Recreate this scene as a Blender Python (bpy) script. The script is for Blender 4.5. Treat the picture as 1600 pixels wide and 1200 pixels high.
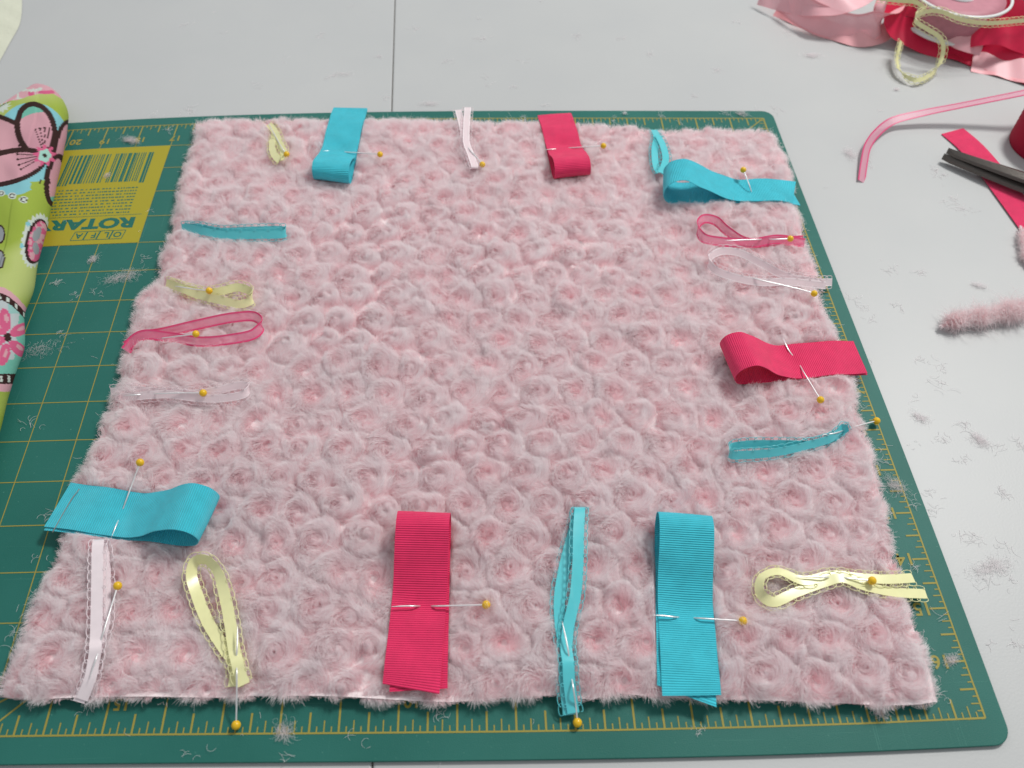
import bpy, math, random
import numpy as np
from mathutils import Vector, Matrix

random.seed(7)
rng = np.random.default_rng(7)
for o in list(bpy.data.objects):
    bpy.data.objects.remove(o)
S = bpy.context.scene
COL = S.collection
IN = 0.0254

# ------------------------------------------------------------------ camera
FPX = 1371.5835934874294
RC = np.array([[0.9993366225549876, -0.030885323435782874, 0.01929796923658963],
               [-0.012629045881655865, -0.790904556949251, -0.6118091932302319],
               [0.03415877662487797, 0.6111596179318397, -0.790769940871753]])
CP = np.array([-0.04553900950117651, -12.977676567107036, 15.345673359859687]) * IN
cam = bpy.data.cameras.new('camera')
camo = bpy.data.objects.new('camera', cam)
COL.objects.link(camo)
Rb = np.stack([RC[0], -RC[1], -RC[2]], 1)
camo.matrix_world = Matrix([list(Rb[i]) + [CP[i]] for i in range(3)] + [[0, 0, 0, 1]])
cam.sensor_fit = 'HORIZONTAL'
cam.sensor_width = 36
cam.lens = FPX / 1600 * 36
cam.clip_start = 0.01
cam.clip_end = 50
cam.dof.use_dof = True
cam.dof.focus_distance = 0.47
cam.dof.aperture_fstop = 11
S.camera = camo

# ------------------------------------------------------------------ light
W = bpy.data.worlds.new('World')
S.world = W
W.use_nodes = True
bg = W.node_tree.nodes['Background']
bg.inputs[0].default_value = (0.93, 0.97, 1.0, 1)
bg.inputs[1].default_value = 0.42


def area(name, loc, target, size, size_y, power, color):
    l = bpy.data.lights.new(name, 'AREA')
    l.shape = 'RECTANGLE'
    l.size = size
    l.size_y = size_y
    l.energy = power
    l.color = color
    o = bpy.data.objects.new(name, l)
    o.location = loc
    d = Vector(target) - Vector(loc)
    o.rotation_euler = d.to_track_quat('-Z', 'Y').to_euler()
    COL.objects.link(o)
    return o


area('ceiling_lamp', (1.10, 0.90, 1.85), (0, 0, 0), 0.48, 0.32, 39.5, (1.0, 0.985, 0.95))
area('second_lamp', (-0.55, 1.55, 1.25), (0, 0.05, 0), 0.5, 0.35, 2.5, (0.96, 0.98, 1.0))
S.view_settings.view_transform = 'Standard'
S.view_settings.look = 'None'
S.view_settings.exposure = 0.06
S.view_settings.gamma = 1.0
S.cycles.use_denoising = True
S.cycles.max_bounces = 16
S.cycles.diffuse_bounces = 10
S.cycles.transmission_bounces = 12
S.cycles.glossy_bounces = 4
S.cycles.transparent_max_bounces = 16
try:
    S.cycles_curves.shape = 'RIBBONS'
except Exception:
    pass


# ------------------------------------------------------------------ helpers
def at(px, py, zmm=0.0):
    """point of the photograph -> world point at height z (mm above the mat)"""
    d = RC.T @ np.array([(px - 800) / FPX, (py - 600) / FPX, 1.0])
    s = (zmm * 1e-3 - CP[2]) / d[2]
    return CP + s * d


def tag(o, label=None, cat=None, group=None, kind=None):
    if label: o['label'] = label
    if cat: o['category'] = cat
    if group: o['group'] = group
    if kind: o['kind'] = kind
    return o


def empty(name, loc, label=None, cat=None, group=None, kind=None):
    o = bpy.data.objects.new(name, None)
    o.location = tuple(loc)
    o.empty_display_size = 0.01
    COL.objects.link(o)
    return tag(o, label, cat, group, kind)


def link(o, parent=None):
    COL.objects.link(o)
    if parent is not None:
        o.parent = parent
        o.matrix_parent_inverse = Matrix.Translation(-Vector(parent.location))
    return o


def mesh_obj(name, verts, faces, mat, parent=None, smooth=True, uvs=None):
    me = bpy.data.meshes.new(name)
    me.from_pydata([tuple(map(float, v)) for v in verts], [], faces)
    me.materials.append(mat)
    if uvs is not None:
        uv = me.uv_layers.new(name='UVMap')
        li = np.empty(len(me.loops), dtype=np.int32)
        me.loops.foreach_get('vertex_index', li)
        uv.data.foreach_set('uv', np.asarray(uvs, dtype=np.float32)[li].ravel())
    if smooth:
        me.polygons.foreach_set('use_smooth', np.ones(len(me.polygons), dtype=bool))
    me.update()
    return link(bpy.data.objects.new(name, me), parent)


def nt(name):
    m = bpy.data.materials.new(name)
    m.use_nodes = True
    t = m.node_tree
    return m, t, t.nodes['Principled BSDF']


def N(t, typ, **kw):
    n = t.nodes.new(typ)
    for k, v in kw.items():
        if isinstance(k, str) and hasattr(n, k):
            setattr(n, k, v)
    return n


def simple(name, col, rough=0.5, spec=0.5, metal=0.0, bump=None):
    m, t, b = nt(name)
    b.inputs['Base Color'].default_value = (*col, 1)
    b.inputs['Roughness'].default_value = rough
    b.inputs['Specular IOR Level'].default_value = spec
    b.inputs['Metallic'].default_value = metal
    if bump:
        sc, st, dist = bump
        tc = N(t, 'ShaderNodeTexCoord')
        n = N(t, 'ShaderNodeTexNoise')
        n.inputs['Scale'].default_value = sc
        n.inputs['Detail'].default_value = 4
        bp = N(t, 'ShaderNodeBump')
        bp.inputs['Strength'].default_value = st
        bp.inputs['Distance'].default_value = dist
        t.links.new(tc.outputs['Object'], n.inputs['Vector'])
        t.links.new(n.outputs['Fac'], bp.inputs['Height'])
        t.links.new(bp.outputs['Normal'], b.inputs['Normal'])
    return m


def noise_mix(t, b, c1, c2, scale, lo=0.35, hi=0.65, detail=5):
    tc = N(t, 'ShaderNodeTexCoord')
    n = N(t, 'ShaderNodeTexNoise')
    n.inputs['Scale'].default_value = scale
    n.inputs['Detail'].default_value = detail
    r = N(t, 'ShaderNodeValToRGB')
    r.color_ramp.elements[0].position = lo
    r.color_ramp.elements[1].position = hi
    r.color_ramp.elements[0].color = (*c1, 1)
    r.color_ramp.elements[1].color = (*c2, 1)
    t.links.new(tc.outputs['Object'], n.inputs['Vector'])
    t.links.new(n.outputs['Fac'], r.inputs['Fac'])
    t.links.new(r.outputs['Color'], b.inputs['Base Color'])
    return tc, n, r


# --- materials
def m_table():
    m, t, b = nt('white_laminate')
    tc, n, r = noise_mix(t, b, (0.462, 0.470, 0.472), (0.484, 0.490, 0.488), 14, 0.3, 0.7, 9)
    b.inputs['Roughness'].default_value = 0.42
    b.inputs['Specular IOR Level'].default_value = 0.35
    n2 = N(t, 'ShaderNodeTexNoise')
    n2.inputs['Scale'].default_value = 900
    n2.inputs['Detail'].default_value = 3
    bp = N(t, 'ShaderNodeBump')
    bp.inputs['Strength'].default_value = 0.25
    bp.inputs['Distance'].default_value = 0.0002
    t.links.new(tc.outputs['Object'], n2.inputs['Vector'])
    t.links.new(n2.outputs['Fac'], bp.inputs['Height'])
    t.links.new(bp.outputs['Normal'], b.inputs['Normal'])
    return m


def m_mat():
    m, t, b = nt('green_vinyl')
    tc, n, r = noise_mix(t, b, (0.015, 0.122, 0.099), (0.024, 0.150, 0.124), 14, 0.3, 0.7, 8)
    b.inputs['Roughness'].default_value = 0.5
    b.inputs['Specular IOR Level'].default_value = 0.22
    n2 = N(t, 'ShaderNodeTexNoise')
    n2.inputs['Scale'].default_value = 2200
    n2.inputs['Detail'].default_value = 2
    bp = N(t, 'ShaderNodeBump')
    bp.inputs['Strength'].default_value = 0.5
    bp.inputs['Distance'].default_value = 0.00025
    t.links.new(tc.outputs['Object'], n2.inputs['Vector'])
    t.links.new(n2.outputs['Fac'], bp.inputs['Height'])
    t.links.new(bp.outputs['Normal'], b.inputs['Normal'])
    # scuffs of rotary cutter: pale specks
    n3 = N(t, 'ShaderNodeTexNoise')
    n3.inputs['Scale'].default_value = 700
    n3.inputs['Detail'].default_value = 2
    r3 = N(t, 'ShaderNodeValToRGB')
    r3.color_ramp.elements[0].position = 0.70
    r3.color_ramp.elements[1].position = 0.80
    mx = N(t, 'ShaderNodeMix', data_type='RGBA')
    t.links.new(tc.outputs['Object'], n3.inputs['Vector'])
    t.links.new(n3.outputs['Fac'], r3.inputs['Fac'])
    t.links.new(r3.outputs['Color'], mx.inputs['Factor'])
    t.links.new(r.outputs['Color'], mx.inputs['A'])
    mx.inputs['B'].default_value = (0.08, 0.24, 0.2, 1)
    # blade scars: thin lines along and across the ruler directions
    last = mx.outputs['Result']
    for k_, (sx_, sy_) in enumerate(((2600, 9), (11, 2200))):
        mp = N(t, 'ShaderNodeMapping')
        mp.inputs['Scale'].default_value = (sx_, sy_, 1)
        mp.inputs['Rotation'].default_value = (0, 0, 0.02 + 0.05 * k_)
        n4 = N(t, 'ShaderNodeTexNoise')
        n4.inputs['Scale'].default_value = 1.0
        n4.inputs['Detail'].default_value = 1
        r4 = N(t, 'ShaderNodeValToRGB')
        r4.color_ramp.elements[0].position = 0.735
        r4.color_ramp.elements[1].position = 0.79
        m4 = N(t, 'ShaderNodeMix', data_type='RGBA')
        t.links.new(tc.outputs['Object'], mp.inputs['Vector'])
        t.links.new(mp.outputs[0], n4.inputs['Vector'])
        t.links.new(n4.outputs['Fac'], r4.inputs['Fac'])
        t.links.new(r4.outputs['Color'], m4.inputs['Factor'])
        t.links.new(last, m4.inputs['A'])
        m4.inputs['B'].default_value = (0.06, 0.22, 0.18, 1)
        last = m4.outputs['Result']
    t.links.new(last, b.inputs['Base Color'])
    return m


def m_ribbon(name, col, rib_mm=1.05, bump=0.7, rough=0.75, sheen=0.15, spec=0.3, edge=None):
    """grosgrain: ribs across the width; the UV v runs along the ribbon in mm"""
    m, t, b = nt(name)
    uv = N(t, 'ShaderNodeUVMap')
    sp = N(t, 'ShaderNodeSeparateXYZ')
    t.links.new(uv.outputs['UV'], sp.inputs[0])
    mu = N(t, 'ShaderNodeMath', operation='MULTIPLY')
    mu.inputs[1].default_value = 2 * math.pi / rib_mm
    si = N(t, 'ShaderNodeMath', operation='SINE')
    t.links.new(sp.outputs['Y'], mu.inputs[0])
    t.links.new(mu.outputs[0], si.inputs[0])
    bp = N(t, 'ShaderNodeBump')
    bp.inputs['Strength'].default_value = bump
    bp.inputs['Distance'].default_value = 0.0003
    t.links.new(si.outputs[0], bp.inputs['Height'])
    t.links.new(bp.outputs['Normal'], b.inputs['Normal'])
    # base colour follows the rib wave, slightly darker in the grooves
    mr = N(t, 'ShaderNodeMapRange')
    mr.inputs['From Min'].default_value = -1
    mr.inputs['To Min'].default_value = 0.87 if bump > 0.5 else 0.96
    mr.inputs['To Max'].default_value = 1.03 if bump > 0.5 else 1.0
    t.links.new(si.outputs[0], mr.inputs['Value'])
    mx = N(t, 'ShaderNodeVectorMath', operation='SCALE')
    mx.inputs[0].default_value = col
    t.links.new(mr.outputs[0], mx.inputs['Scale'])
    tc = N(t, 'ShaderNodeTexCoord')
    nz = N(t, 'ShaderNodeTexNoise')
    nz.inputs['Scale'].default_value = 160
    nz.inputs['Detail'].default_value = 6
    m5 = N(t, 'ShaderNodeMapRange')
    m5.inputs['From Min'].default_value = 0.3
    m5.inputs['From Max'].default_value = 0.7
    m5.inputs['To Min'].default_value = 0.92
    m5.inputs['To Max'].default_value = 1.06
    sc5 = N(t, 'ShaderNodeVectorMath', operation='SCALE')
    t.links.new(tc.outputs['Object'], nz.inputs['Vector'])
    t.links.new(nz.outputs['Fac'], m5.inputs['Value'])
    t.links.new(mx.outputs[0], sc5.inputs[0])
    t.links.new(m5.outputs[0], sc5.inputs['Scale'])
    t.links.new(sc5.outputs[0], b.inputs['Base Color'])
    b.inputs['Roughness'].default_value = rough
    b.inputs['Specular IOR Level'].default_value = spec
    b.inputs['Sheen Weight'].default_value = sheen
    return m


def m_satin(name, col, rough=0.28, spec=0.8):
    m, t, b = nt(name)
    tc, n, r = noise_mix(t, b, tuple(c * 0.97 for c in col), tuple(min(1, c * 1.02) for c in col), 300, 0.3, 0.7, 2)
    b.inputs['Roughness'].default_value = rough
    b.inputs['Specular IOR Level'].default_value = spec
    b.inputs['Anisotropic'].default_value = 0.5
    b.inputs['Sheen Weight'].default_value = 0.1
    return m


def m_organza(name, col, alpha=0.55, edge_mm=0.9, half=3.0, edge_col=None):
    """sheer ribbon with denser woven edges (u is mm across the width)"""
    m, t, b = nt(name)
    uv = N(t, 'ShaderNodeUVMap')
    sp = N(t, 'ShaderNodeSeparateXYZ')
    t.links.new(uv.outputs['UV'], sp.inputs[0])
    ab = N(t, 'ShaderNodeMath', operation='ABSOLUTE')
    t.links.new(sp.outputs['X'], ab.inputs[0])
    gt = N(t, 'ShaderNodeMapRange')
    gt.inputs['From Min'].default_value = half - edge_mm - 0.2
    gt.inputs['From Max'].default_value = half - edge_mm + 0.2
    gt.inputs['To Min'].default_value = alpha
    gt.inputs['To Max'].default_value = 0.97
    t.links.new(ab.outputs[0], gt.inputs['Value'])
    t.links.new(gt.outputs[0], b.inputs['Alpha'])
    g2 = N(t, 'ShaderNodeMapRange')
    g2.inputs['From Min'].default_value = half - edge_mm - 0.2
    g2.inputs['From Max'].default_value = half - edge_mm + 0.2
    t.links.new(ab.outputs[0], g2.inputs['Value'])
    mx = N(t, 'ShaderNodeMix', data_type='RGBA')
    mx.inputs['A'].default_value = (*col, 1)
    mx.inputs['B'].default_value = (*(edge_col or col), 1)
    t.links.new(g2.outputs[0], mx.inputs['Factor'])
    t.links.new(mx.outputs['Result'], b.inputs['Base Color'])
    b.inputs['Roughness'].default_value = 0.45
    return m


def m_fur(name, root, tip, rough=0.55):
    m, t, b = nt(name)
    hi = N(t, 'ShaderNodeHairInfo')
    r = N(t, 'ShaderNodeValToRGB')
    r.color_ramp.elements[0].position = 0.05
    r.color_ramp.elements[1].position = 0.85
    r.color_ramp.elements[0].color = (*root, 1)
    r.color_ramp.elements[1].color = (*tip, 1)
    t.links.new(hi.outputs['Intercept'], r.inputs['Fac'])
    mr = N(t, 'ShaderNodeMapRange')
    mr.inputs['To Min'].default_value = 0.86
    mr.inputs['To Max'].default_value = 1.08
    t.links.new(hi.outputs['Random'], mr.inputs['Value'])
    mx = N(t, 'ShaderNodeVectorMath', operation='SCALE')
    t.links.new(r.outputs['Color'], mx.inputs[0])
    t.links.new(mr.outputs[0], mx.inputs['Scale'])
    at_ = N(t, 'ShaderNodeAttribute', attribute_name='frost')
    m2 = N(t, 'ShaderNodeMix', data_type='RGBA')
    m2.inputs['A'].default_value = (*root, 1)
    t.links.new(at_.outputs['Fac'], m2.inputs['Factor'])
    t.links.new(mx.outputs[0], m2.inputs['B'])
    t.links.new(m2.outputs['Result'], b.inputs['Base Color'])
    b.inputs['Roughness'].default_value = rough
    b.inputs['Specular IOR Level'].default_value = 0.6
    # fibres let light through
    tr = N(t, 'ShaderNodeBsdfTranslucent')
    t.links.new(m2.outputs['Result'], tr.inputs['Color'])
    ms = N(t, 'ShaderNodeMixShader')
    ms.inputs[0].default_value = 0.52
    t.links.new(b.outputs[0], ms.inputs[1])
    t.links.new(tr.outputs[0], ms.inputs[2])
    hb = N(t, 'ShaderNodeBsdfHair')
    hb.component = 'Reflection'
    hb.inputs['Color'].default_value = (1, 0.99, 0.99, 1)
    hb.inputs['RoughnessU'].default_value = 0.22
    hb.inputs['RoughnessV'].default_value = 0.6
    m3 = N(t, 'ShaderNodeMixShader')
    m3.inputs[0].default_value = 0.16
    t.links.new(ms.outputs[0], m3.inputs[1])
    t.links.new(hb.outputs[0], m3.inputs[2])
    t.links.new(m3.outputs[0], t.nodes['Material Output'].inputs['Surface'])
    return m


MT_TABLE = m_table()
MT_MAT = m_mat()
MT_PRINT = simple('yellow_print', (0.32, 0.27, 0.05), 0.6, 0.3)
MT_LABEL = simple('mustard_print', (0.36, 0.31, 0.02), 0.6, 0.3)
MT_GREENPRINT = simple('green_print', (0.012, 0.13, 0.10), 0.6, 0.3)
MT_BLUE = m_ribbon('turquoise_grosgrain', (0.05, 0.58, 0.71))
MT_PINK = m_ribbon('hot_pink_grosgrain', (0.86, 0.028, 0.135))
MT_AQUA = m_satin('aqua_satin', (0.09, 0.58, 0.64))
MT_YELLOW = m_satin('pale_yellow_satin', (0.82, 0.80, 0.42), 0.33)
MT_WHITE = m_satin('pink_white_satin', (0.84, 0.73, 0.76), 0.28)
MT_ORG = m_organza('pink_organza', (0.90, 0.24, 0.40), 0.42, 1.0, 3.0, (0.80, 0.06, 0.20))
MT_ORG2 = m_organza('rose_organza', (0.74, 0.36, 0.46), 0.6, 1.0, 3.1, (0.66, 0.05, 0.18))
MT_CRIMSON = m_satin('crimson_satin', (0.66, 0.012, 0.065), 0.42, 0.35)
MT_DEEP = simple('deep_crimson_grosgrain', (0.36, 0.008, 0.035), 0.7, 0.2)
MT_DUSK = m_ribbon('dusky_rose_wound', (0.50, 0.20, 0.25), 1.3, 1.0, 0.5)
MT_BLUSH = m_organza('sheer_blush', (0.90, 0.50, 0.55), 0.72, 1.2, 11.0, (0.86, 0.36, 0.40))
MT_SHEER = m_organza('sheer_pinkish_white', (0.93, 0.80, 0.83), 0.66, 0.5, 2.3, (0.95, 0.86, 0.88))
MT_ROSE = m_satin('blush_satin', (0.86, 0.42, 0.45), 0.38, 0.45)
MT_STEEL = simple('pin_steel', (0.9, 0.9, 0.9), 0.38, 0.5, 0.85)
MT_HEAD = simple('yellow_pin_plastic', (0.80, 0.48, 0.01), 0.3, 0.5)
MT_BACK = simple('pink_knit_backing', (0.84, 0.74, 0.75), 0.9, 0.1, 0, (900, 0.5, 0.0004))
MT_FUR = m_fur('pink_fur', (0.95, 0.67, 0.71), (0.99, 0.972, 0.978), 0.42)
MT_LINT = m_fur('grey_lint', (0.88, 0.80, 0.82), (0.95, 0.90, 0.91))
MT_LINTP = m_fur('pale_pink_lint', (0.80, 0.66, 0.68), (0.92, 0.87, 0.88))
MT_SCISSOR = simple('dark_steel', (0.12, 0.105, 0.095), 0.36, 0.5, 0.6, (400, 0.3, 0.0003))
MT_HANDLE = simple('black_plastic', (0.02, 0.02, 0.02), 0.4)
MT_SPOOL = simple('white_spool_plastic', (0.70, 0.72, 0.72), 0.3, 0.5)
MT_CLOTH = simple('cream_cloth', (0.60, 0.61, 0.50), 0.85, 0.1, 0, (200, 0.4, 0.002))
MT_THREAD = simple('grey_thread', (0.25, 0.24, 0.22), 0.8)

# ------------------------------------------------------------------ table
ZT = -0.0022
table = empty('table_top', (0, 0, ZT), kind='structure')


def seam_x(y):
    a = at(617, 0, -2.2)
    b_ = at(582, 1190, -2.2)
    return a[0] + (b_[0] - a[0]) * (y - a[1]) / (b_[1] - a[1])


g = 0.00028
for side in (-1, 1):
    y0, y1 = -0.62, 1.1
    xa, xb = seam_x(y0) + side * g, seam_x(y1) + side * g
    xo = side * 1.1
    top = [(xo, y0, ZT), (xa, y0, ZT), (xb, y1, ZT), (xo, y1, ZT)]
    # small rounded nose along the seam
    q = [(xa - 0, y0), (xb, y1)]
    V = []
    prof = [(side * 1.1, 0), (side * 0.0011, 0), (side * 0.0003, -0.0003), (0, -0.0011), (0, -0.02)]
    for yy in (y0, y1):
        xs = seam_x(yy) + side * g
        for k, (dx, dz) in enumerate(prof):
            V.append(((xo if k == 0 else xs + dx), yy, ZT + dz))
    n = len(prof)
    F = [(k, k + 1, n + k + 1, n + k) if side < 0 else (k, n + k, n + k + 1, k + 1) for k in range(n - 1)]
    V += [(xo, y0, ZT - 0.02), (xo, y1, ZT - 0.02)]
    F += [(n - 1, 2 * n, 2 * n + 1, 2 * n - 1)]
    mesh_obj('table_panel', V, F, MT_TABLE, table, smooth=False)

MT_SEAM = simple('added_seam_tone', (0.16, 0.14, 0.12), 0.9)  # brownish strip added inside the open gap so the shaded seam looks paler
V = []
for yy in (-0.62, 1.1):
    xs = seam_x(yy)
    for dx, dz in ((-0.0006, -0.0013), (0.0006, -0.0013), (0.0006, -0.018), (-0.0006, -0.018)):
        V.append((xs + dx * 0.45, yy, ZT + dz))
mesh_obj('added_seam_strip', V, [(0, 1, 5, 4), (1, 2, 6, 5), (2, 3, 7, 6), (3, 0, 4, 7)], MT_SEAM, table, smooth=False)

# ------------------------------------------------------------------ cutting mat
CO = np.array([[-0.1557, 0.0843], [-0.0314, 0.0696], [0.1793, -0.1621], [0.1383, -0.0489], [-0.063, 0.1203], [0.0162, -0.0936], [0.0112, 0.1786], [0.0632, -0.0335], [0.0698, -0.1055], [-0.0734, 0.1265]])


def warp(u, v, z=0.0):
    """mat ruler inches (u from the right, v from the top) -> world, with the mat's slight out-of-square"""
    a = (u - 8.5) / 10
    b_ = (v - 8.5) / 10
    T = np.array([a * 0 + 1, a, b_, a * a, a * b_, b_ * b_, a * a * b_, a * b_ * b_, a ** 3, b_ ** 3])
    d = T.T @ CO
    return np.array([(8.5 - u + d[..., 0]) * IN, (8.5 - v + d[..., 1]) * IN, z])


mat_root = empty('cutting_mat', (0, 0, 0), 'large green gridded self-healing cutting mat lying flat under the pink fur', 'cutting mat')
U0, U1, V0, V1 = -0.33, 23.4, -0.38, 17.46


def mat_body():
    rr = 0.32
    out = []
    for (cu, cv, a0) in ((U1 - rr, V1 - rr, 0), (U0 + rr, V1 - rr, 90), (U0 + rr, V0 + rr, 180), (U1 - rr, V0 + rr, 270)):
        for k in range(9):
            a = math.radians(a0 + k * 90 / 8)
            out.append((cu + rr * math.cos(a), cv + rr * math.sin(a)))
    pts = []
    for i, p in enumerate(out):
        q = out[(i + 1) % len(out)]
        L = math.hypot(q[0] - p[0], q[1] - p[1])
        nseg = max(1, int(L / 1.0))
        for k in range(nseg):
            pts.append((p[0] + (q[0] - p[0]) * k / nseg, p[1] + (q[1] - p[1]) * k / nseg))
    n = len(pts)
    V, F = [], []
    rings = [(-0.0021, 0.012), (-0.0004, 0.0), (-0.00005, 0.012)]
    cu, cv = (U0 + U1) / 2, (V0 + V1) / 2
    for z, ins in rings:
        for (u, v) in pts:
            uu = u + ins * (1 if u < cu else -1)
            vv = v + ins * (1 if v < cv else -1)
            V.append(warp(uu, vv, z))
    for k in range(len(rings) - 1):
        for i in range(n):
            j = (i + 1) % n
            F.append((k * n + i, k * n + j, (k + 1) * n + j, (k + 1) * n + i))
    F.append(tuple(range(2 * n, 3 * n)))
    F.append(tuple(reversed(range(n))))
    return mesh_obj('mat_sheet', V, F, MT_MAT, mat_root, smooth=False)


mat_body()


def strip(V, F, p, q, w, z=0.00006, nseg=None):
    p, q = np.array(p, float), np.array(q, float)
    L = np.linalg.norm(q - p)
    d = (q - p) / L
    nrm = np.array([-d[1], d[0]]) * w / 2
    nseg = nseg or max(1, int(L / 2))
    b0 = len(V)
    for k in range(nseg + 1):
        c = p + d * L * k / nseg
        V.append(warp(*(c + nrm), z))
        V.append(warp(*(c - nrm), z))
    for k in range(nseg):
        F.append((b0 + 2 * k, b0 + 2 * k + 1, b0 + 2 * k + 3, b0 + 2 * k + 2))


# grid and rulers (flat print, one joined part)
V, F = [], []
GW = 0.020
for u in range(1, 23):
    strip(V, F, (u, 0), (u, 17), GW)
for v in range(1, 17):
    strip(V, F, (1, v), (23, v), GW, 0.00007)
for a, b_ in (((0, 0), (23, 0)), ((0, 17), (23, 17)), ((0, 0), (0, 17)), ((23, 0), (23, 17))):
    strip(V, F, a, b_, 0.03, 0.00008)
for i in range(0, 23 * 8 + 1):
    u = i / 8
    L = 0.52 if i % 8 == 0 else 0.34 if i % 4 == 0 else 0.21 if i % 2 == 0 else 0.11
    wd = 0.035 if i % 4 == 0 else 0.022
    strip(V, F, (u, 17 - L), (u, 17), wd, 0.00009, 1)
    strip(V, F, (u, 0), (u, L), wd, 0.00009, 1)
for i in range(0, 17 * 8 + 1):
    v = i / 8
    L = 0.31 if i % 8 == 0 else 0.27 if i % 4 == 0 else 0.16 if i % 2 == 0 else 0.09
    wd = 0.035 if i % 4 == 0 else 0.022
    strip(V, F, (0, v), (L, v), wd, 0.00010, 1)
for a, b_ in (((17, 16.93), (14.5, 14.5)), ((0.0, 0.0), (0.8, 0.8)), ((17.9, 17), (16, 15.9)), ((0.05, 10.05), (0.55, 9.55))):
    strip(V, F, a, b_, 0.03, 0.00011)
tag(mesh_obj('grid_print', V, F, MT_PRINT, mat_root, smooth=False), kind='stuff')


def text_mesh(name, s, height, mat, place, bold=0.0, parent=None, width=None):
    """text turned into a flat mesh; place(x, y) maps text coordinates (in inches) to world"""
    cu = bpy.data.curves.new(name, 'FONT')
    cu.body = s
    cu.size = 1.0
    cu.offset = bold
    cu.resolution_u = 3
    tmp = bpy.data.objects.new('tmp', cu)
    COL.objects.link(tmp)
    dg = bpy.context.evaluated_depsgraph_get()
    me = bpy.data.meshes.new_from_object(tmp.evaluated_get(dg))
    bpy.data.objects.remove(tmp)
    co = np.empty(len(me.vertices) * 3)
    me.vertices.foreach_get('co', co)
    co = co.reshape(-1, 3)
    if len(co) == 0:
        return None
    x0, x1 = co[:, 0].min(), co[:, 0].max()
    y0, y1 = co[:, 1].min(), co[:, 1].max()
    sy = height / (y1 - y0)
    sx = sy if width is None else width / (x1 - x0)
    for v, c in zip(me.vertices, co):
        v.co = Vector(place((c[0] - x0) * sx, (c[1] - y0) * sy))
    me.materials.clear()
    me.materials.append(mat)
    me.name = name
    me.update()
    return link(bpy.data.objects.new(name, me), parent)


# numbers, upside down as the mat is turned away from the camera
def placed(u, v, z=0.00012):
    # upright text as seen from the far side: +x of the text = +u, +y of the text = +v
    return lambda x, y: warp(u + x, v + y, z)


for n_ in (5, 10, 15, 20):
    text_mesh('number_print', str(n_), 0.22, MT_PRINT, placed(n_ - 0.32, 16.38), 0.02, mat_root)
for n_ in (13, 14, 15, 16, 12, 11):
    text_mesh('number_print', str(n_), 0.26, MT_PRINT, placed(0.33, n_ - 0.13), 0.015, mat_root)
for n_ in (17, 18, 19):
    text_mesh('number_print', str(n_), 0.24, MT_PRINT, placed(n_ - 0.18, 0.55), 0.015, mat_root)
text_mesh('number_print', '20', 0.26, MT_PRINT, placed(19.6, 0.5), 0.03, mat_root)


def rect(name, u0, u1, v0, v1, mat, z, parent):
    V, F = [], []
    strip(V, F, (u0, (v0 + v1) / 2), (u1, (v0 + v1) / 2), v1 - v0, z)
    return mesh_obj(name, V, F, mat, parent, smooth=False)


# yellow label block: u 17..23, v 1..5
lab = rect('label_print', 17.0, 23.0, 1.0, 5.0, MT_LABEL, 0.00014, mat_root)
V, F = [], []
# barcode
u = 17.42
while u < 19.75:
    w = random.choice([0.025, 0.03, 0.05, 0.07])
    if not (18.45 < u < 18.5):
        strip(V, F, (u, 1.28), (u, 2.55 if 17.6 < u < 19.5 else 2.62), w, 0.00018, 1)
    u += w + random.choice([0.025, 0.035, 0.05])
# small print rows
for r_ in range(9):
    v = 2.82 + r_ * 0.125
    u = 17.5
    while u < 19.7 + 0.6 * (r_ > 2):
        w = random.uniform(0.03, 0.09)
        strip(V, F, (u, v), (u + w, v), 0.045, 0.00018, 1)
        u += w + random.choice([0.02, 0.03, 0.07])
strip(V, F, (17.15, 3.92), (23, 3.92), 0.015, 0.00018)
tag(mesh_obj('barcode_print', V, F, MT_GREENPRINT, lab, smooth=False), kind='stuff')
# green panel with rows of tiny print
gp = rect('green_panel_print', 19.95, 23.0, 1.18, 3.92, MT_GREENPRINT, 0.00017, lab)
V, F = [], []
for k, v in enumerate((1.85, 2.38, 2.85, 3.28, 3.75)):
    strip(V, F, (20.15, v), (21.2, v), 0.11, 0.0002, 1)
for r_ in range(16):
    v = 1.28 + r_ * 0.155
    u = 20.15
    while u < 22.5:
        w = random.uniform(0.05, 0.12)
        strip(V, F, (u, v), (u + w, v), 0.03, 0.0002, 1)
        u += w + 0.05
tag(mesh_obj('panel_lettering', V, F, MT_LABEL, gp, smooth=False), kind='stuff')
text_mesh('brand_print', 'ROTARY', 0.42, MT_GREENPRINT, placed(17.28, 4.02, 0.0002), 0.05, lab, width=2.6)
# boxed logo letters
for k, ch in enumerate('OLFA'):
    u = 17.42 + k * 0.33
    V, F = [], []
    c = [(u, 4.52), (u + 0.31, 4.52), (u + 0.36, 4.84), (u + 0.05, 4.84)]
    for a, b_ in zip(c, c[1:] + c[:1]):
        strip(V, F, a, b_, 0.02, 0.0002, 1)
    mesh_obj('logo_box', V, F, MT_GREENPRINT, lab, smooth=False)
    text_mesh('logo_letter', ch, 0.2, MT_GREENPRINT, placed(u + 0.08, 4.58, 0.00021), 0.02, lab)


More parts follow.
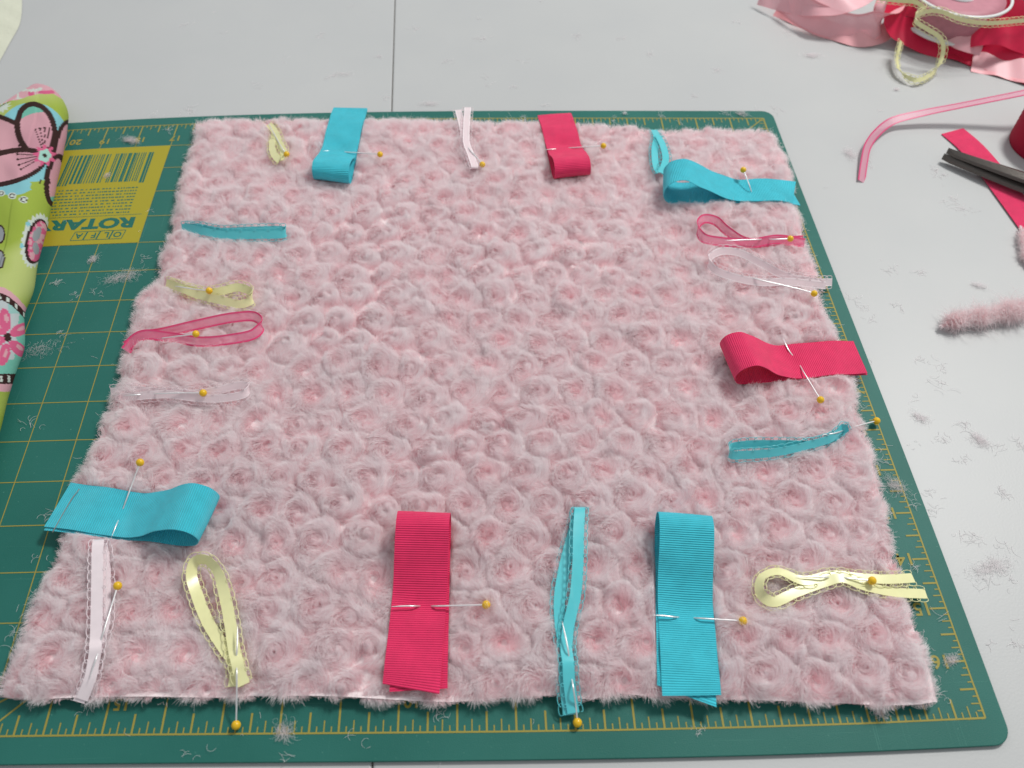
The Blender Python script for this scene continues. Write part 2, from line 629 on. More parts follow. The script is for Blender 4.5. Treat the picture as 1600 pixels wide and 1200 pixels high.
# ------------------------------------------------------------------ ribbons
def catmull(P, step):
    P = np.asarray(P, float)
    if len(P) == 2:
        P = np.stack([P[0], (P[0] + P[1]) / 2, P[1]])
    ext = np.vstack([2 * P[0] - P[1], P, 2 * P[-1] - P[-2]])
    out = []
    for i in range(1, len(ext) - 2):
        p0, p1, p2, p3 = ext[i - 1:i + 3]
        # centripetal parametrisation keeps tight bends smooth
        t0 = 0
        t1 = t0 + max(np.linalg.norm(p1[:3] - p0[:3]), 1e-6) ** 0.5
        t2 = t1 + max(np.linalg.norm(p2[:3] - p1[:3]), 1e-6) ** 0.5
        t3 = t2 + max(np.linalg.norm(p3[:3] - p2[:3]), 1e-6) ** 0.5
        n = max(2, int(np.linalg.norm(p2[:3] - p1[:3]) / step))
        for k in range(n):
            t = t1 + (t2 - t1) * k / n
            A1 = (t1 - t) / (t1 - t0) * p0 + (t - t0) / (t1 - t0) * p1
            A2 = (t2 - t) / (t2 - t1) * p1 + (t - t1) / (t2 - t1) * p2
            A3 = (t3 - t) / (t3 - t2) * p2 + (t - t2) / (t3 - t2) * p3
            B1 = (t2 - t) / (t2 - t0) * A1 + (t - t0) / (t2 - t0) * A2
            B2 = (t3 - t) / (t3 - t1) * A2 + (t - t1) / (t3 - t1) * A3
            out.append((t2 - t) / (t2 - t1) * B1 + (t - t1) / (t2 - t1) * B2)
    out.append(P[-1])
    return np.array(out)


PRESS = []   # ribbons press the fur below them: (x, y, z, halfwidth)


def strip_mesh(C, Wd, width, mat, name, parent, th=0.00035, nw=6, cup=0.0, dent=None, skew0=0.0, skew1=0.0, wob=0.0):
    """closed cloth strip along centre points C with width directions Wd"""
    C = np.asarray(C)
    Wd = np.asarray(Wd)
    n = len(C)
    T = np.gradient(C, axis=0)
    T /= np.linalg.norm(T, axis=1)[:, None] + 1e-12
    Wd = Wd - (Wd * T).sum(1)[:, None] * T
    Wd /= np.linalg.norm(Wd, axis=1)[:, None] + 1e-12
    Nn = np.cross(T, Wd)
    s = np.concatenate([[0], np.cumsum(np.linalg.norm(np.diff(C, axis=0), axis=1))])
    V, UV, F = [], [], []
    ls = np.linspace(-0.5, 0.5, nw)
    ph = random.uniform(0, 6)
    for side in (1, -1):
        for i in range(n):
            for l in ls:
                sh = 0
                e0 = max(0, 1 - s[i] / 0.008)
                e1 = max(0, 1 - (s[-1] - s[i]) / 0.008)
                sh = skew0 * l * e0 + skew1 * l * e1
                p = C[i] + Wd[i] * l * width + T[i] * sh + Nn[i] * (side * th / 2 + cup * (4 * l * l - 0.33) + wob * math.sin(s[i] * 260 + ph + 3 * l))
                if dent is not None:
                    p = p - np.array([0, 0, dent[i] * math.cos(math.pi * l) ** 2])
                V.append(p)
                UV.append((l * width * 1e3, s[i] * 1e3))
    for sd in (0, 1):
        b0 = sd * n * nw
        for i in range(n - 1):
            for j in range(nw - 1):
                a = b0 + i * nw + j
                f = (a, a + 1, a + nw + 1, a + nw)
                F.append(f if sd == 0 else f[::-1])
    o2 = n * nw

    def quad(a, b_, c, d):
        k = len(V)
        for q in (a, b_, c, d):
            V.append(V[q])
            UV.append(UV[q])
        F.append((k, k + 1, k + 2, k + 3))
    for i in range(n - 1):
        for j in (0, nw - 1):
            a, b_ = i * nw + j, (i + 1) * nw + j
            quad(*((a, b_, o2 + b_, o2 + a) if j else (a, o2 + a, o2 + b_, b_)))
    for j in range(nw - 1):
        for i in (0, n - 1):
            a, b_ = i * nw + j, i * nw + j + 1
            quad(a, b_, o2 + b_, o2 + a)
    return mesh_obj(name, V, F, mat, parent, True, UV), Wd, Nn, s


def tube(P, r, k=5, closed_ends=True):
    P = np.asarray(P, float)
    n = len(P)
    T = np.gradient(P, axis=0)
    T /= np.linalg.norm(T, axis=1)[:, None] + 1e-12
    up = np.array([0.13, 0.21, 0.97])
    r = np.broadcast_to(np.asarray(r, float), (n,))
    A = np.cross(T, up)
    A /= np.linalg.norm(A, axis=1)[:, None] + 1e-9
    B = np.cross(T, A)
    V, F = [], []
    for i in range(n):
        for j in range(k):
            a = 2 * math.pi * j / k
            V.append(P[i] + r[i] * (math.cos(a) * A[i] + math.sin(a) * B[i]))
    for i in range(n - 1):
        for j in range(k):
            F.append((i * k + j, i * k + (j + 1) % k, (i + 1) * k + (j + 1) % k, (i + 1) * k + j))
    F.append(tuple(range(k))[::-1])
    F.append(tuple((n - 1) * k + j for j in range(k)))
    return V, F


def merge(parts):
    V, F = [], []
    for v, f in parts:
        b0 = len(V)
        V += list(v)
        F += [tuple(i + b0 for i in q) for q in f]
    return V, F


def picots(C, Wd, Nn, s, width, mat, parent, pitch=0.0043, size=0.0018):
    """the row of little thread loops along both edges"""
    parts = []
    L = s[-1]
    for side in (-1, 1):
        m = int(L / pitch * 16)
        ss = np.linspace(0, L, m)
        ph = 2 * math.pi * ss / pitch
        pos = ss - np.sin(ph) * pitch * 0.38
        pos = np.clip(pos, 0, L)
        out = width / 2 - 0.0001 + (1 - np.cos(ph)) * size / 2
        c = np.stack([np.interp(pos, s, C[:, k]) for k in range(3)], 1)
        w = np.stack([np.interp(pos, s, Wd[:, k]) for k in range(3)], 1)
        nn = np.stack([np.interp(pos, s, Nn[:, k]) for k in range(3)], 1)
        P = c + side * w * out[:, None] + nn * (np.sin(ph * 0.5 + 1) * 0.0003)[:, None]
        parts.append(tube(P, 0.00020, 4))
    V, F = merge(parts)
    tag(mesh_obj('picot_edge', V, F, mat, parent), kind='stuff')


def ball(c, r, mat, name, parent, seg=20, rings=12):
    V, F = [], []
    for i in range(rings + 1):
        a = math.pi * i / rings
        for j in range(seg):
            b_ = 2 * math.pi * j / seg
            V.append((c[0] + r * math.sin(a) * math.cos(b_), c[1] + r * math.sin(a) * math.sin(b_), c[2] + r * math.cos(a)))
    for i in range(rings):
        for j in range(seg):
            F.append((i * seg + j, (i + 1) * seg + j, (i + 1) * seg + (j + 1) % seg, i * seg + (j + 1) % seg))
    return mesh_obj(name, V, F, mat, parent)


def pin(label, pts):
    """pts: (px, py, z mm) from the head to the tip"""
    P = np.array([at(*p) for p in pts])
    root = empty('dressmaking_pin', P[0], label, 'pin', 'yellow ball headed pins in the ribbons')
    C = catmull(P, 0.0012)
    n = len(C)
    rad = np.full(n, 0.00040)
    rad[-4:] = np.linspace(0.0003, 0.00005, 4)
    V, F = tube(C, rad, 8)
    mesh_obj('pin_shaft', V, F, MT_STEEL, root)
    d = C[1] - C[0]
    d /= np.linalg.norm(d)
    ball(C[0] - d * 0.0008, 0.0020, MT_HEAD, 'pin_head', root)
    return root


def fold_tag(name, label, end, fold, width, H, pf, mat, z0=9, zb=8.5, zp=6.5, splay=(0, 0), skew=(0, 0), wang=0, group=None, gap=0.9, zend=None, taper=0.85):
    """a ribbon folded in half: both cut ends at `end`, the loop at `fold`, pressed down at the pin (fraction pf)"""
    zend = z0 if zend is None else zend
    A = at(*end, zend)
    B = at(*fold, zb + H / 2)
    a2 = B[:2] - A[:2]
    L = np.linalg.norm(a2)
    d = a2 / L
    s = np.array([-d[1], d[0]])
    ca, sa = math.cos(math.radians(wang)), math.sin(math.radians(wang))
    wd = np.array([s[0] * ca - s[1] * sa, s[0] * sa + s[1] * ca, 0])
    Lm = L * 1e3
    r = H / 2
    prof = [(0, zend, 0), (pf * Lm * .5, (z0 + zp) / 2 + .3, 0), (pf * Lm, zp, 0), (Lm * (pf * .55 + .45), zb - 0.2, 0), (Lm - r * 1.2, zb - 0.2, 0),
            (Lm - r * 0.35, zb + r * 0.25, 0.5), (Lm, zb + r, 0.5), (Lm - r * 0.35, zb + r * 1.75, .5), (Lm - r * 1.2, zb + 2 * r, 1),
            (Lm * (pf + (1 - pf) * .60), zb + 2 * r * taper * .92, 1), (Lm * (pf + (1 - pf) * .34), (zp + zb) / 2 + 2 * r * .26 + gap, 1), (Lm * (pf + (1 - pf) * .12), zp + gap + .5, 1), (pf * Lm, zp + gap, 1),
            (pf * Lm * .5, (z0 + zp) / 2 + .3 + gap, 1), (0, zend + gap * 1.4, 1)]
    C = []
    for k, (t, z, lay) in enumerate(prof):
        f = 1 - t / Lm
        off = splay[0] if k < len(prof) / 2 else splay[1]
        p = A[:2] + d * t * 1e-3 + s * off * 1e-3 * max(0, f) ** 1.3
        C.append([p[0], p[1], z * 1e-3])
    C = catmull(C, 0.0014)
    WD = np.repeat(wd[None], len(C), 0)
    # width direction is constant; keep a proper side all along the loop
    root = tag(link(bpy.data.objects.new(name, None)), label, 'ribbon tag', group or 'folded ribbon tags pinned round the fur edge')
    root.location = tuple(A)
    root.empty_display_size = 0.01
    tt = (C[:, :2] - A[:2]) @ d
    dn = 0.0012 * np.exp(-((tt - pf * L) / 0.0055) ** 2)
    strip_mesh(C, WD, width * 1e-3, mat, 'ribbon_band', root, nw=11, dent=dn, skew0=skew[0] * 1e-3, skew1=skew[1] * 1e-3, wob=0.00028)
    for c in C:
        PRESS.append((c[0], c[1], c[2], width * 0.5e-3 + 0.0005, wd[0], wd[1]))
    return root


def free_ribbon(name, label, pts, width, mat, wdirs=None, tilt=None, pic=None, group=None, cat='ribbon tag', press=True, step=0.0012, nw=4, cup=0.0, wob=0.0, th=0.0003):
    """pts (px, py, z mm); tilt per point: degrees the width leans up from horizontal; wdirs overrides"""
    P = np.array([at(*p) for p in pts])
    if wdirs is None:
        T = np.gradient(P, axis=0)
        H = np.stack([-T[:, 1], T[:, 0], T[:, 0] * 0], 1)
        H /= np.linalg.norm(H, axis=1)[:, None] + 1e-9
        tl = np.radians(np.broadcast_to(np.asarray(tilt if tilt is not None else 0, float), (len(P),)))
        Wp = H * np.cos(tl)[:, None] + np.array([0, 0, 1.0]) * np.sin(tl)[:, None]
    else:
        Wp = np.array([wdirs[min(i, len(wdirs) - 1)] for i in range(len(P))], float)
    D = catmull(np.hstack([P, Wp * 1e-3]), step)
    C, WD = D[:, :3], D[:, 3:] * 1e3
    root = tag(link(bpy.data.objects.new(name, None)), label, cat, group)
    root.location = tuple(P[0])
    root.empty_display_size = 0.01
    ob, W2, N2, s = strip_mesh(C, WD, width * 1e-3, mat, 'ribbon_band', root, nw=nw, cup=cup, wob=wob, th=th)
    if pic:
        picots(C, W2, N2, s, width * 1e-3, mat, root)
    if press:
        for c, w in zip(C, W2):
            PRESS.append((c[0], c[1], c[2] - abs(w[2]) * width * 0.5e-3, width * 0.5e-3 + 0.0004, w[0], w[1]))
    return root


GT = 'folded ribbon tags pinned round the fur edge'
FT = lambda nm, lb, *a, **k: fold_tag(nm, lb, *a, **k)
# wide grosgrain tags
FT('ribbon_tag', 'turquoise grosgrain tag at the far edge, its loop curling toward the camera', (548, 171), (517, 278), 24.5, 12, 0.55, MT_BLUE, z0=8, zb=7, zp=8, wang=-6, zend=5)
FT('ribbon_tag', 'hot pink grosgrain tag at the far edge of the fur, curled loop', (866, 181), (895, 271), 24.5, 12, 0.5, MT_PINK, z0=8, zb=7, zp=8, wang=3, zend=5)
FT('ribbon_tag', 'turquoise grosgrain tag with a big open loop at the far right corner', (1240, 303), (1037, 284), 22, 19, 0.36, MT_BLUE, z0=9, zb=9, zp=9, wang=-10, zend=6, skew=(-4, -8), taper=0.8)
FT('ribbon_tag', 'hot pink grosgrain tag across the right edge with an open loop', (1343, 560), (1137, 562), 24.5, 16, 0.5, MT_PINK, z0=7, zb=9, zp=8, zend=5, wang=3, skew=(1, -2))
FT('ribbon_tag', 'turquoise grosgrain tag hanging over the left edge onto the green mat', (92, 790), (326, 808), 25, 16, 0.44, MT_BLUE, z0=8, zb=9, zp=7, zend=7, wang=-3, skew=(2, -2), splay=(-1.5, 0))
FT('ribbon_tag', 'hot pink grosgrain tag standing upright in the near edge, slanted cut end', (646, 1078), (664, 803), 25, 15, 0.47, MT_PINK, z0=8, zb=9, zp=7.5, zend=8, splay=(-2.2, 1.0), skew=(-1, -4))
FT('ribbon_tag', 'turquoise grosgrain tag standing upright in the near edge, pointed cut end', (1080, 1088), (1067, 806), 25.5, 15, 0.46, MT_BLUE, z0=8, zb=9, zp=7.5, zend=8, splay=(2.0, 0.0), skew=(7, 2))

X = (1, 0, 0)
# narrow tags
FR = free_ribbon
FR('ribbon_tag', 'aqua satin picot tag lying lengthwise at the near edge, ends on the mat',
   [(889, 1117, 3), (884, 1070, 7), (884, 1020, 9), (877, 985, 9), (874, 940, 9.5), (880, 895, 10), (892, 845, 10), (903, 806, 10), (906, 793, 12.5), (906, 795, 15), (904, 830, 16), (903, 880, 15), (899, 930, 13), (889, 975, 10.8), (885, 1015, 10.5), (888, 1035, 12), (889, 1060, 10), (893, 1095, 6), (896, 1114, 4)],
   5.2, MT_AQUA, [X], pic=True, group=GT)
FR('ribbon_tag', 'shiny pinkish white picot tag at the near left corner, ends on the mat',
   [(123, 1097, 4), (138, 1060, 7), (150, 1020, 9), (162, 975, 9.5), (164, 930, 10), (163, 880, 10), (158, 850, 11), (155, 843, 13), (153, 850, 14.5), (152, 900, 14), (151, 960, 12), (150, 1000, 11), (149, 1013, 12.5), (147, 1030, 11), (141, 1060, 9), (128, 1093, 5)],
   5.2, MT_WHITE, [X], pic=True, group=GT)
FR('ribbon_tag', 'pale yellow picot tag with long teardrop loop at the near left edge',
   [(366, 1073, 7), (368, 1040, 9), (350, 1012, 9), (325, 972, 9.5), (308, 930, 10), (299, 897, 12), (304, 878, 14), (320, 874, 15.5), (338, 890, 15), (351, 930, 13), (360, 975, 11), (366, 1015, 10.5), (371, 1036, 12.5), (374, 1050, 11), (381, 1070, 9)],
   5.2, MT_YELLOW, tilt=[0, 0, 0, 0, 10, 35, 60, 60, 40, 10, 0, 0, 0, 0, 0], pic=True, group=GT)
FR('ribbon_tag', 'pale yellow picot tag crossing the right edge near the closest corner',
   [(1427, 903, 5), (1385, 905, 8), (1345, 903, 10), (1302, 899, 11), (1255, 907, 11), (1215, 893, 13), (1190, 903, 13), (1187, 925, 12), (1205, 940, 11), (1245, 925, 10.5), (1290, 909, 11), (1315, 903, 12), (1345, 914, 10), (1395, 925, 7), (1447, 928, 4)],
   4.8, MT_YELLOW, tilt=[0, 0, 0, 0, 0, 20, 40, 50, 20, 0, 0, 0, 0, 0, 0], pic=True, group=GT)
FR('ribbon_tag', 'aqua picot tag standing on edge at the right side below the hot pink tag',
   [(1325, 668, 9), (1305, 683, 9.5), (1270, 694, 10), (1220, 694, 11), (1165, 695, 12), (1142, 700, 12), (1141, 710, 12), (1160, 711, 12), (1210, 707, 12), (1265, 695, 11), (1300, 684, 11), (1318, 668, 12), (1322, 676, 11)],
   4.4, MT_AQUA, [(0, .62, .78)], pic=True, group=GT)
FR('ribbon_tag', 'sheer pink organza tag with a round loop on the right edge',
   [(1255, 375, 8), (1210, 378, 10), (1165, 378, 10.5), (1135, 360, 12), (1118, 345, 13), (1100, 342, 14), (1090, 354, 14), (1098, 371, 13), (1130, 378, 12), (1175, 380, 11), (1215, 374, 11.5), (1257, 380, 8)],
   6, MT_ORG, [(0, .72, .69)], group=GT)
FR('ribbon_tag', 'pinkish white picot tag with an oval loop beside the organza tag on the right',
   [(1300, 441, 5), (1265, 440, 9), (1225, 430, 10), (1190, 412, 11), (1155, 395, 13), (1125, 393, 14), (1108, 405, 14), (1115, 420, 13), (1150, 434, 12), (1190, 441, 11), (1230, 440, 11), (1290, 446, 6)],
   4.6, MT_SHEER, [(0, .72, .69)], pic=True, group=GT)
FR('ribbon_tag', 'short aqua picot tag tucked behind the big turquoise loop at the far edge',
   [(1022, 203, 7), (1026, 213, 10), (1023, 235, 11), (1026, 262, 12), (1031, 270, 13), (1040, 250, 13), (1036, 228, 12), (1028, 212, 11)],
   4.6, MT_AQUA, [X], pic=True, group=GT)
FR('ribbon_tag', 'pinkish white picot tag sticking out over the far edge of the mat',
   [(716, 172, 8), (722, 195, 10), (727, 222, 10), (733, 245, 11), (740, 264, 12), (742, 262, 14), (737, 245, 13.5), (729, 222, 12), (729, 195, 11), (731, 168, 9)],
   4.6, MT_SHEER, [X], pic=True, group=GT)
FR('ribbon_tag', 'crumpled pale yellow picot tag at the far left corner',
   [(420, 194, 7), (429, 206, 10), (425, 222, 11), (428, 240, 12), (438, 250, 13), (443, 238, 14), (436, 222, 13), (431, 207, 12)],
   4.8, MT_YELLOW, [(.9, 0, .4)], pic=True, group=GT)
FR('ribbon_tag', 'teal picot tag lying sideways on the upper left edge',
   [(284, 356, 8), (310, 356, 10), (345, 362, 11), (400, 360, 12), (444, 360, 12), (446, 364, 13), (440, 366, 13), (400, 367, 13), (350, 367, 12), (312, 360, 12), (288, 354, 10)],
   4.8, MT_AQUA, [(0, .68, .73)], pic=True, group=GT)
FR('ribbon_tag', 'pale yellow picot tag with a small loop on the left edge',
   [(260, 442, 8), (282, 449, 10), (320, 458, 10.5), (345, 455, 12), (372, 449, 13), (391, 456, 13), (393, 468, 13), (378, 475, 12), (345, 469, 12), (305, 459, 11), (283, 450, 12), (264, 443, 9)],
   4.8, MT_YELLOW, [(0, .75, .66)], pic=True, group=GT)
FR('ribbon_tag', 'sheer bright pink organza tag with a long double loop on the left edge',
   [(197, 548, 6), (215, 528, 9), (255, 520, 10), (310, 507, 12), (365, 496, 14), (398, 495, 14), (409, 507, 14), (398, 521, 13), (360, 530, 12), (315, 534, 11), (265, 527, 10.5), (222, 524, 11), (198, 541, 7)],
   6, MT_ORG, [(0, .72, .69)], group=GT)
FR('ribbon_tag', 'pale pinkish white picot tag nearly sunk in the left edge pile',
   [(173, 612, 7), (215, 610, 10), (255, 613, 11), (300, 615, 11.5), (340, 610, 12), (375, 602, 13), (388, 604, 13), (384, 614, 13), (350, 622, 12), (310, 622, 12), (262, 616, 12.5), (215, 619, 11), (180, 622, 8)],
   4.2, MT_SHEER, [(0, .72, .69)], pic=True, group=GT, press=False)

# pins
pin('pin with a yellow head through the turquoise tag at the far edge', [(592, 241, 13), (563, 239, 12), (545, 238, 10.5), (525, 237, 6), (514, 236, 9.5), (503, 236, 11)])
pin('pin with a yellow head through the hot pink tag at the far edge', [(941, 228, 13), (910, 230, 12), (893, 231, 10.5), (880, 232, 6), (868, 233, 10), (850, 234, 11)])
pin('pin holding the pinkish white tag that sticks out over the far edge', [(753, 256, 15), (744, 245, 14), (734, 234, 13.5), (727, 224, 9), (722, 215, 8)])
pin('pin holding the crumpled yellow tag at the far left corner', [(447, 240, 15), (440, 230, 15), (430, 212, 12), (418, 190, 9)])
pin('pin standing above the turquoise tag with the big open loop', [(1162, 267, 17), (1168, 282, 14), (1173, 296, 10.8), (1176, 306, 7), (1178, 312, 9)])
pin('pin lying along the organza tag on the right edge', [(1233, 373, 14), (1208, 374, 13.5), (1195, 374, 10), (1186, 374, 13.5), (1160, 375, 14), (1133, 376, 14.5)])
pin('pin along the pinkish white oval tag on the right edge', [(1270, 458, 12), (1250, 452, 12), (1225, 446, 12.5), (1190, 438, 13), (1165, 431, 12)])
pin('pin sticking out below the hot pink tag on the right edge', [(1281, 623, 12), (1265, 597, 11), (1256, 582, 10.5), (1246, 565, 7), (1232, 547, 9.5), (1223, 527, 10)])
pin('pin with its head out on the green mat beside the aqua tag', [(1368, 658, 3.5), (1345, 664, 6), (1325, 670, 9), (1303, 677, 12.5), (1283, 680, 13)])
pin('pin along the yellow tag near the closest right corner', [(1360, 907, 12), (1340, 905, 12), (1320, 903, 12), (1305, 902, 8), (1290, 902, 12.5), (1268, 901, 12.5), (1243, 902, 12)])
pin('pin crosswise through the turquoise tag in the near edge', [(1158, 970, 11), (1125, 968, 10.5), (1092, 966, 9.6), (1073, 965, 5), (1053, 964, 9.6), (1035, 962, 10.5), (1016, 961, 11)])
pin('pin crosswise through the hot pink tag in the near edge', [(757, 945, 11), (720, 946, 10.5), (682, 947, 9.6), (665, 947, 5), (647, 947, 9.6), (630, 947, 10.5), (609, 948, 11)])
pin('pin along the near aqua picot tag, its head on the mat ruler', [(902, 1126, 2.6), (900, 1105, 5), (896, 1076, 10.8), (891, 1045, 8), (888, 1018, 12.5), (883, 992, 13.5), (878, 970, 14.5)])
pin('pin with its head on the near ruler below the yellow teardrop tag', [(369, 1130, 2.6), (370, 1090, 8), (370, 1048, 12.5), (370, 1035, 9), (370, 1020, 12.5), (371, 995, 13.5), (371, 976, 14)])
pin('pin slanting along the near left pinkish white tag', [(183, 918, 14), (174, 948, 13), (160, 994, 12), (156, 1010, 9), (151, 1027, 12.5), (145, 1045, 11.5), (140, 1062, 11)])
pin('pin standing up through the turquoise tag on the left edge', [(218, 725, 15), (208, 752, 12), (196, 785, 9), (189, 805, 5), (182, 820, 8.8), (174, 840, 9)])
pin('pin across the pale white tag sunk in the left pile', [(315, 614, 14.5), (285, 614, 14), (250, 615, 14), (230, 616, 10), (213, 617, 12.5), (192, 618, 11.5)])
pin('pin in the bright pink organza tag on the left edge', [(304, 522, 16), (280, 525, 14), (255, 528, 10), (225, 531, 7), (190, 530, 3)])
pin('pin in the small yellow loop tag on the left edge', [(325, 454, 16), (305, 452, 14.5), (286, 449, 13.5), (268, 446, 9)])


# ------------------------------------------------------------------ pink fur cloth
OUT = [(303, 192), (330, 190), (400, 190), (480, 188), (560, 190), (640, 187), (700, 190), (780, 193), (860, 193), (930, 196), (1000, 200), (1018, 206), (1040, 205), (1100, 203), (1190, 206), (1208, 212), (1225, 240), (1236, 270), (1240, 320), (1252, 345), (1258, 385),
       (1273, 410), (1278, 440), (1284, 475), (1296, 505), (1310, 530), (1335, 595), (1342, 650), (1362, 700), (1371, 745), (1387, 795), (1394, 850), (1405, 890), (1425, 960), (1446, 1020), (1466, 1100),
       (1440, 1104), (1385, 1106), (1330, 1102), (1200, 1098), (1130, 1096), (1020, 1091), (960, 1086), (925, 1096), (870, 1088), (800, 1092), (700, 1100), (640, 1098), (560, 1094), (480, 1090), (400, 1090), (340, 1093), (220, 1092), (130, 1093), (50, 1096), (0, 1090),
       (2, 1065), (30, 1005), (58, 930), (85, 880), (105, 830), (110, 770), (132, 725), (160, 665), (183, 605), (195, 545), (207, 500), (217, 463), (246, 440), (255, 390), (272, 350), (277, 300), (290, 255), (306, 215)]
poly = np.array([at(x, y, 4.5)[:2] for x, y in OUT])
GX0, GX1, GY0, GY1 = -0.245, 0.235, -0.235, 0.235
GS = 0.0006
nx, ny = int((GX1 - GX0) / GS) + 1, int((GY1 - GY0) / GS) + 1
gx = GX0 + np.arange(nx) * GS
gy = GY0 + np.arange(ny) * GS
XX, YY = np.meshgrid(gx, gy)


def sd_poly(X, Y, P):
    best = np.full(X.shape, 1e9)
    ins = np.zeros(X.shape, bool)
    for i in range(len(P)):
        x0, y0 = P[i - 1]
        x1, y1 = P[i]
        dx, dy = x1 - x0, y1 - y0
        t = np.clip(((X - x0) * dx + (Y - y0) * dy) / (dx * dx + dy * dy + 1e-15), 0, 1)
        best = np.minimum(best, (X - x0 - t * dx) ** 2 + (Y - y0 - t * dy) ** 2)
        c = ((y0 > Y) != (y1 > Y)) & (X < (x1 - x0) * (Y - y0) / (y1 - y0 + 1e-15) + x0)
        ins ^= c
    return np.sqrt(best) * np.where(ins, 1, -1)


SD = sd_poly(XX, YY, poly)


def lattice_noise(X, Y, scale, seed):
    r = np.random.default_rng(seed)
    G = r.random((256, 256))
    fx, fy = X / scale + 100, Y / scale + 100
    ix, iy = np.floor(fx).astype(int), np.floor(fy).astype(int)
    tx, ty = fx - ix, fy - iy
    tx, ty = tx * tx * (3 - 2 * tx), ty * ty * (3 - 2 * ty)
    g_ = lambda a, b_: G[a % 256, b_ % 256]
    return (g_(ix, iy) * (1 - tx) + g_(ix + 1, iy) * tx) * (1 - ty) + (g_(ix, iy + 1) * (1 - tx) + g_(ix + 1, iy + 1) * tx) * ty


# rosette centres on a jittered staggered lattice
RP = 0.0205
cent = []
row = 0
y = GY0
while y < GY1:
    x = GX0 + (RP / 2 if row % 2 else 0)
    while x < GX1:
        cent.append((x + rng.normal(0, RP * 0.11), y + rng.normal(0, RP * 0.10)))
        x += RP
    y += RP * 0.87
    row += 1
cent = np.array(cent)
crad = rng.uniform(0.88, 1.12, len(cent))
cpow = rng.uniform(0.75, 1.15, len(cent))
cfr = rng.uniform(0.35, 1.1, len(cent))
cph = rng.uniform(0, 2 * np.pi, len(cent))
d1 = np.full(XX.shape, 9.0)
d2 = np.full(XX.shape, 9.0)
ci = np.zeros(XX.shape, int)
warpx = (lattice_noise(XX, YY, 0.008, 1) - .5) * 0.007
warpy = (lattice_noise(XX, YY, 0.008, 2) - .5) * 0.007
for k, (cx, cy) in enumerate(cent):
    i0, i1 = max(0, int((cx - 0.03 - GX0) / GS)), min(nx, int((cx + 0.03 - GX0) / GS))
    j0, j1 = max(0, int((cy - 0.03 - GY0) / GS)), min(ny, int((cy + 0.03 - GY0) / GS))
    if i1 <= i0 or j1 <= j0:
        continue
    sl = (slice(j0, j1), slice(i0, i1))
    d = np.hypot(XX[sl] + warpx[sl] - cx, YY[sl] + warpy[sl] - cy) / crad[k]
    a, b_ = d1[sl], d2[sl]
    new = d < a
    b2 = np.where(new, a, np.minimum(b_, d))
    d2[sl] = b2
    ci[sl] = np.where(new, k, ci[sl])
    d1[sl] = np.where(new, d, a)
CX, CY = cent[ci, 0], cent[ci, 1]
rx, ry = XX + warpx - CX, YY + warpy - CY
rad = np.hypot(rx, ry)
th = np.arctan2(ry, rx)
sm = lambda e0, e1, x: (lambda t: t * t * (3 - 2 * t))(np.clip((x - e0) / (e1 - e0), 0, 1))
edge = sm(-0.0035, 0.0075, d2 - d1 + (lattice_noise(XX, YY, 0.006, 12) - .35) * 0.006)
dim = 1 - 0.55 * np.exp(-(rad / 0.0026) ** 2)
# a spiral crease winding out of the dimple
spi = th - cph[ci] + rad * 520
crease = np.exp(-((np.mod(spi, 2 * np.pi) - np.pi) / 0.55) ** 2) * sm(0.001, 0.003, rad) * (1 - sm(0.0055, 0.009, rad))
rough = lattice_noise(XX, YY, 0.0035, 3) - .5
big = lattice_noise(XX, YY, 0.045, 4) - .5
patch = lattice_noise(XX, YY, 0.05, 88)
Hh = 0.0033 + 0.0068 * cpow[ci] * (0.72 + 0.5 * patch) * (0.32 + 0.68 * edge) * dim * (1 - 0.20 * crease) + rough * 0.0016 + big * 0.002
Hh *= 0.42 + 0.58 * sm(-0.001, 0.007, SD)
# pressing by ribbons
cap = np.full(XX.shape, 1.0)
for (px_, py_, pz_, hw, wx, wy) in PRESS:
    if pz_ > 0.0135:
        continue
    R_ = hw + 0.002
    i0, i1 = max(0, int((px_ - R_ - GX0) / GS)), min(nx, int((px_ + R_ - GX0) / GS) + 2)
    j0, j1 = max(0, int((py_ - R_ - GY0) / GS)), min(ny, int((py_ + R_ - GY0) / GS) + 2)
    if i1 <= i0 or j1 <= j0:
        continue
    sl = (slice(j0, j1), slice(i0, i1))
    X_, Y_ = XX[sl] - px_, YY[sl] - py_
    wl = math.hypot(wx, wy) + 1e-9
    across = np.abs(X_ * wx + Y_ * wy) / wl
    along = np.abs(-X_ * wy + Y_ * wx) / wl
    lat = np.maximum(0, across - hw * max(wl, 0.25)) + np.maximum(0, along - 0.0012)
    cap[sl] = np.minimum(cap[sl], pz_ - 0.0009 + lat * 4.5)


def samp(F_, x, y):
    fx = np.clip((x - GX0) / GS, 0, nx - 1.001)
    fy = np.clip((y - GY0) / GS, 0, ny - 1.001)
    ix, iy = fx.astype(np.int32), fy.astype(np.int32)
    tx, ty = fx - ix, fy - iy
    return (F_[iy, ix] * (1 - tx) + F_[iy, ix + 1] * tx) * (1 - ty) + (F_[iy + 1, ix] * (1 - tx) + F_[iy + 1, ix + 1] * tx) * ty


def near(F_, x, y):
    ix = np.clip(((x - GX0) / GS + .5).astype(np.int32), 0, nx - 1)
    iy = np.clip(((y - GY0) / GS + .5).astype(np.int32), 0, ny - 1)
    return F_[iy, ix]


fur_root = empty('fur_cloth', (0, 0, 0.001), 'big square of pale pink rosette fur fabric edged with pinned ribbon tags', 'fabric')
front = sm(0.025, 0.0, YY - (poly[:, 1].min() + 0.008))
lift_edge = lattice_noise(XX, YY, 0.03, 9) * 0.0028 + 0.0012 + front * 0.0022
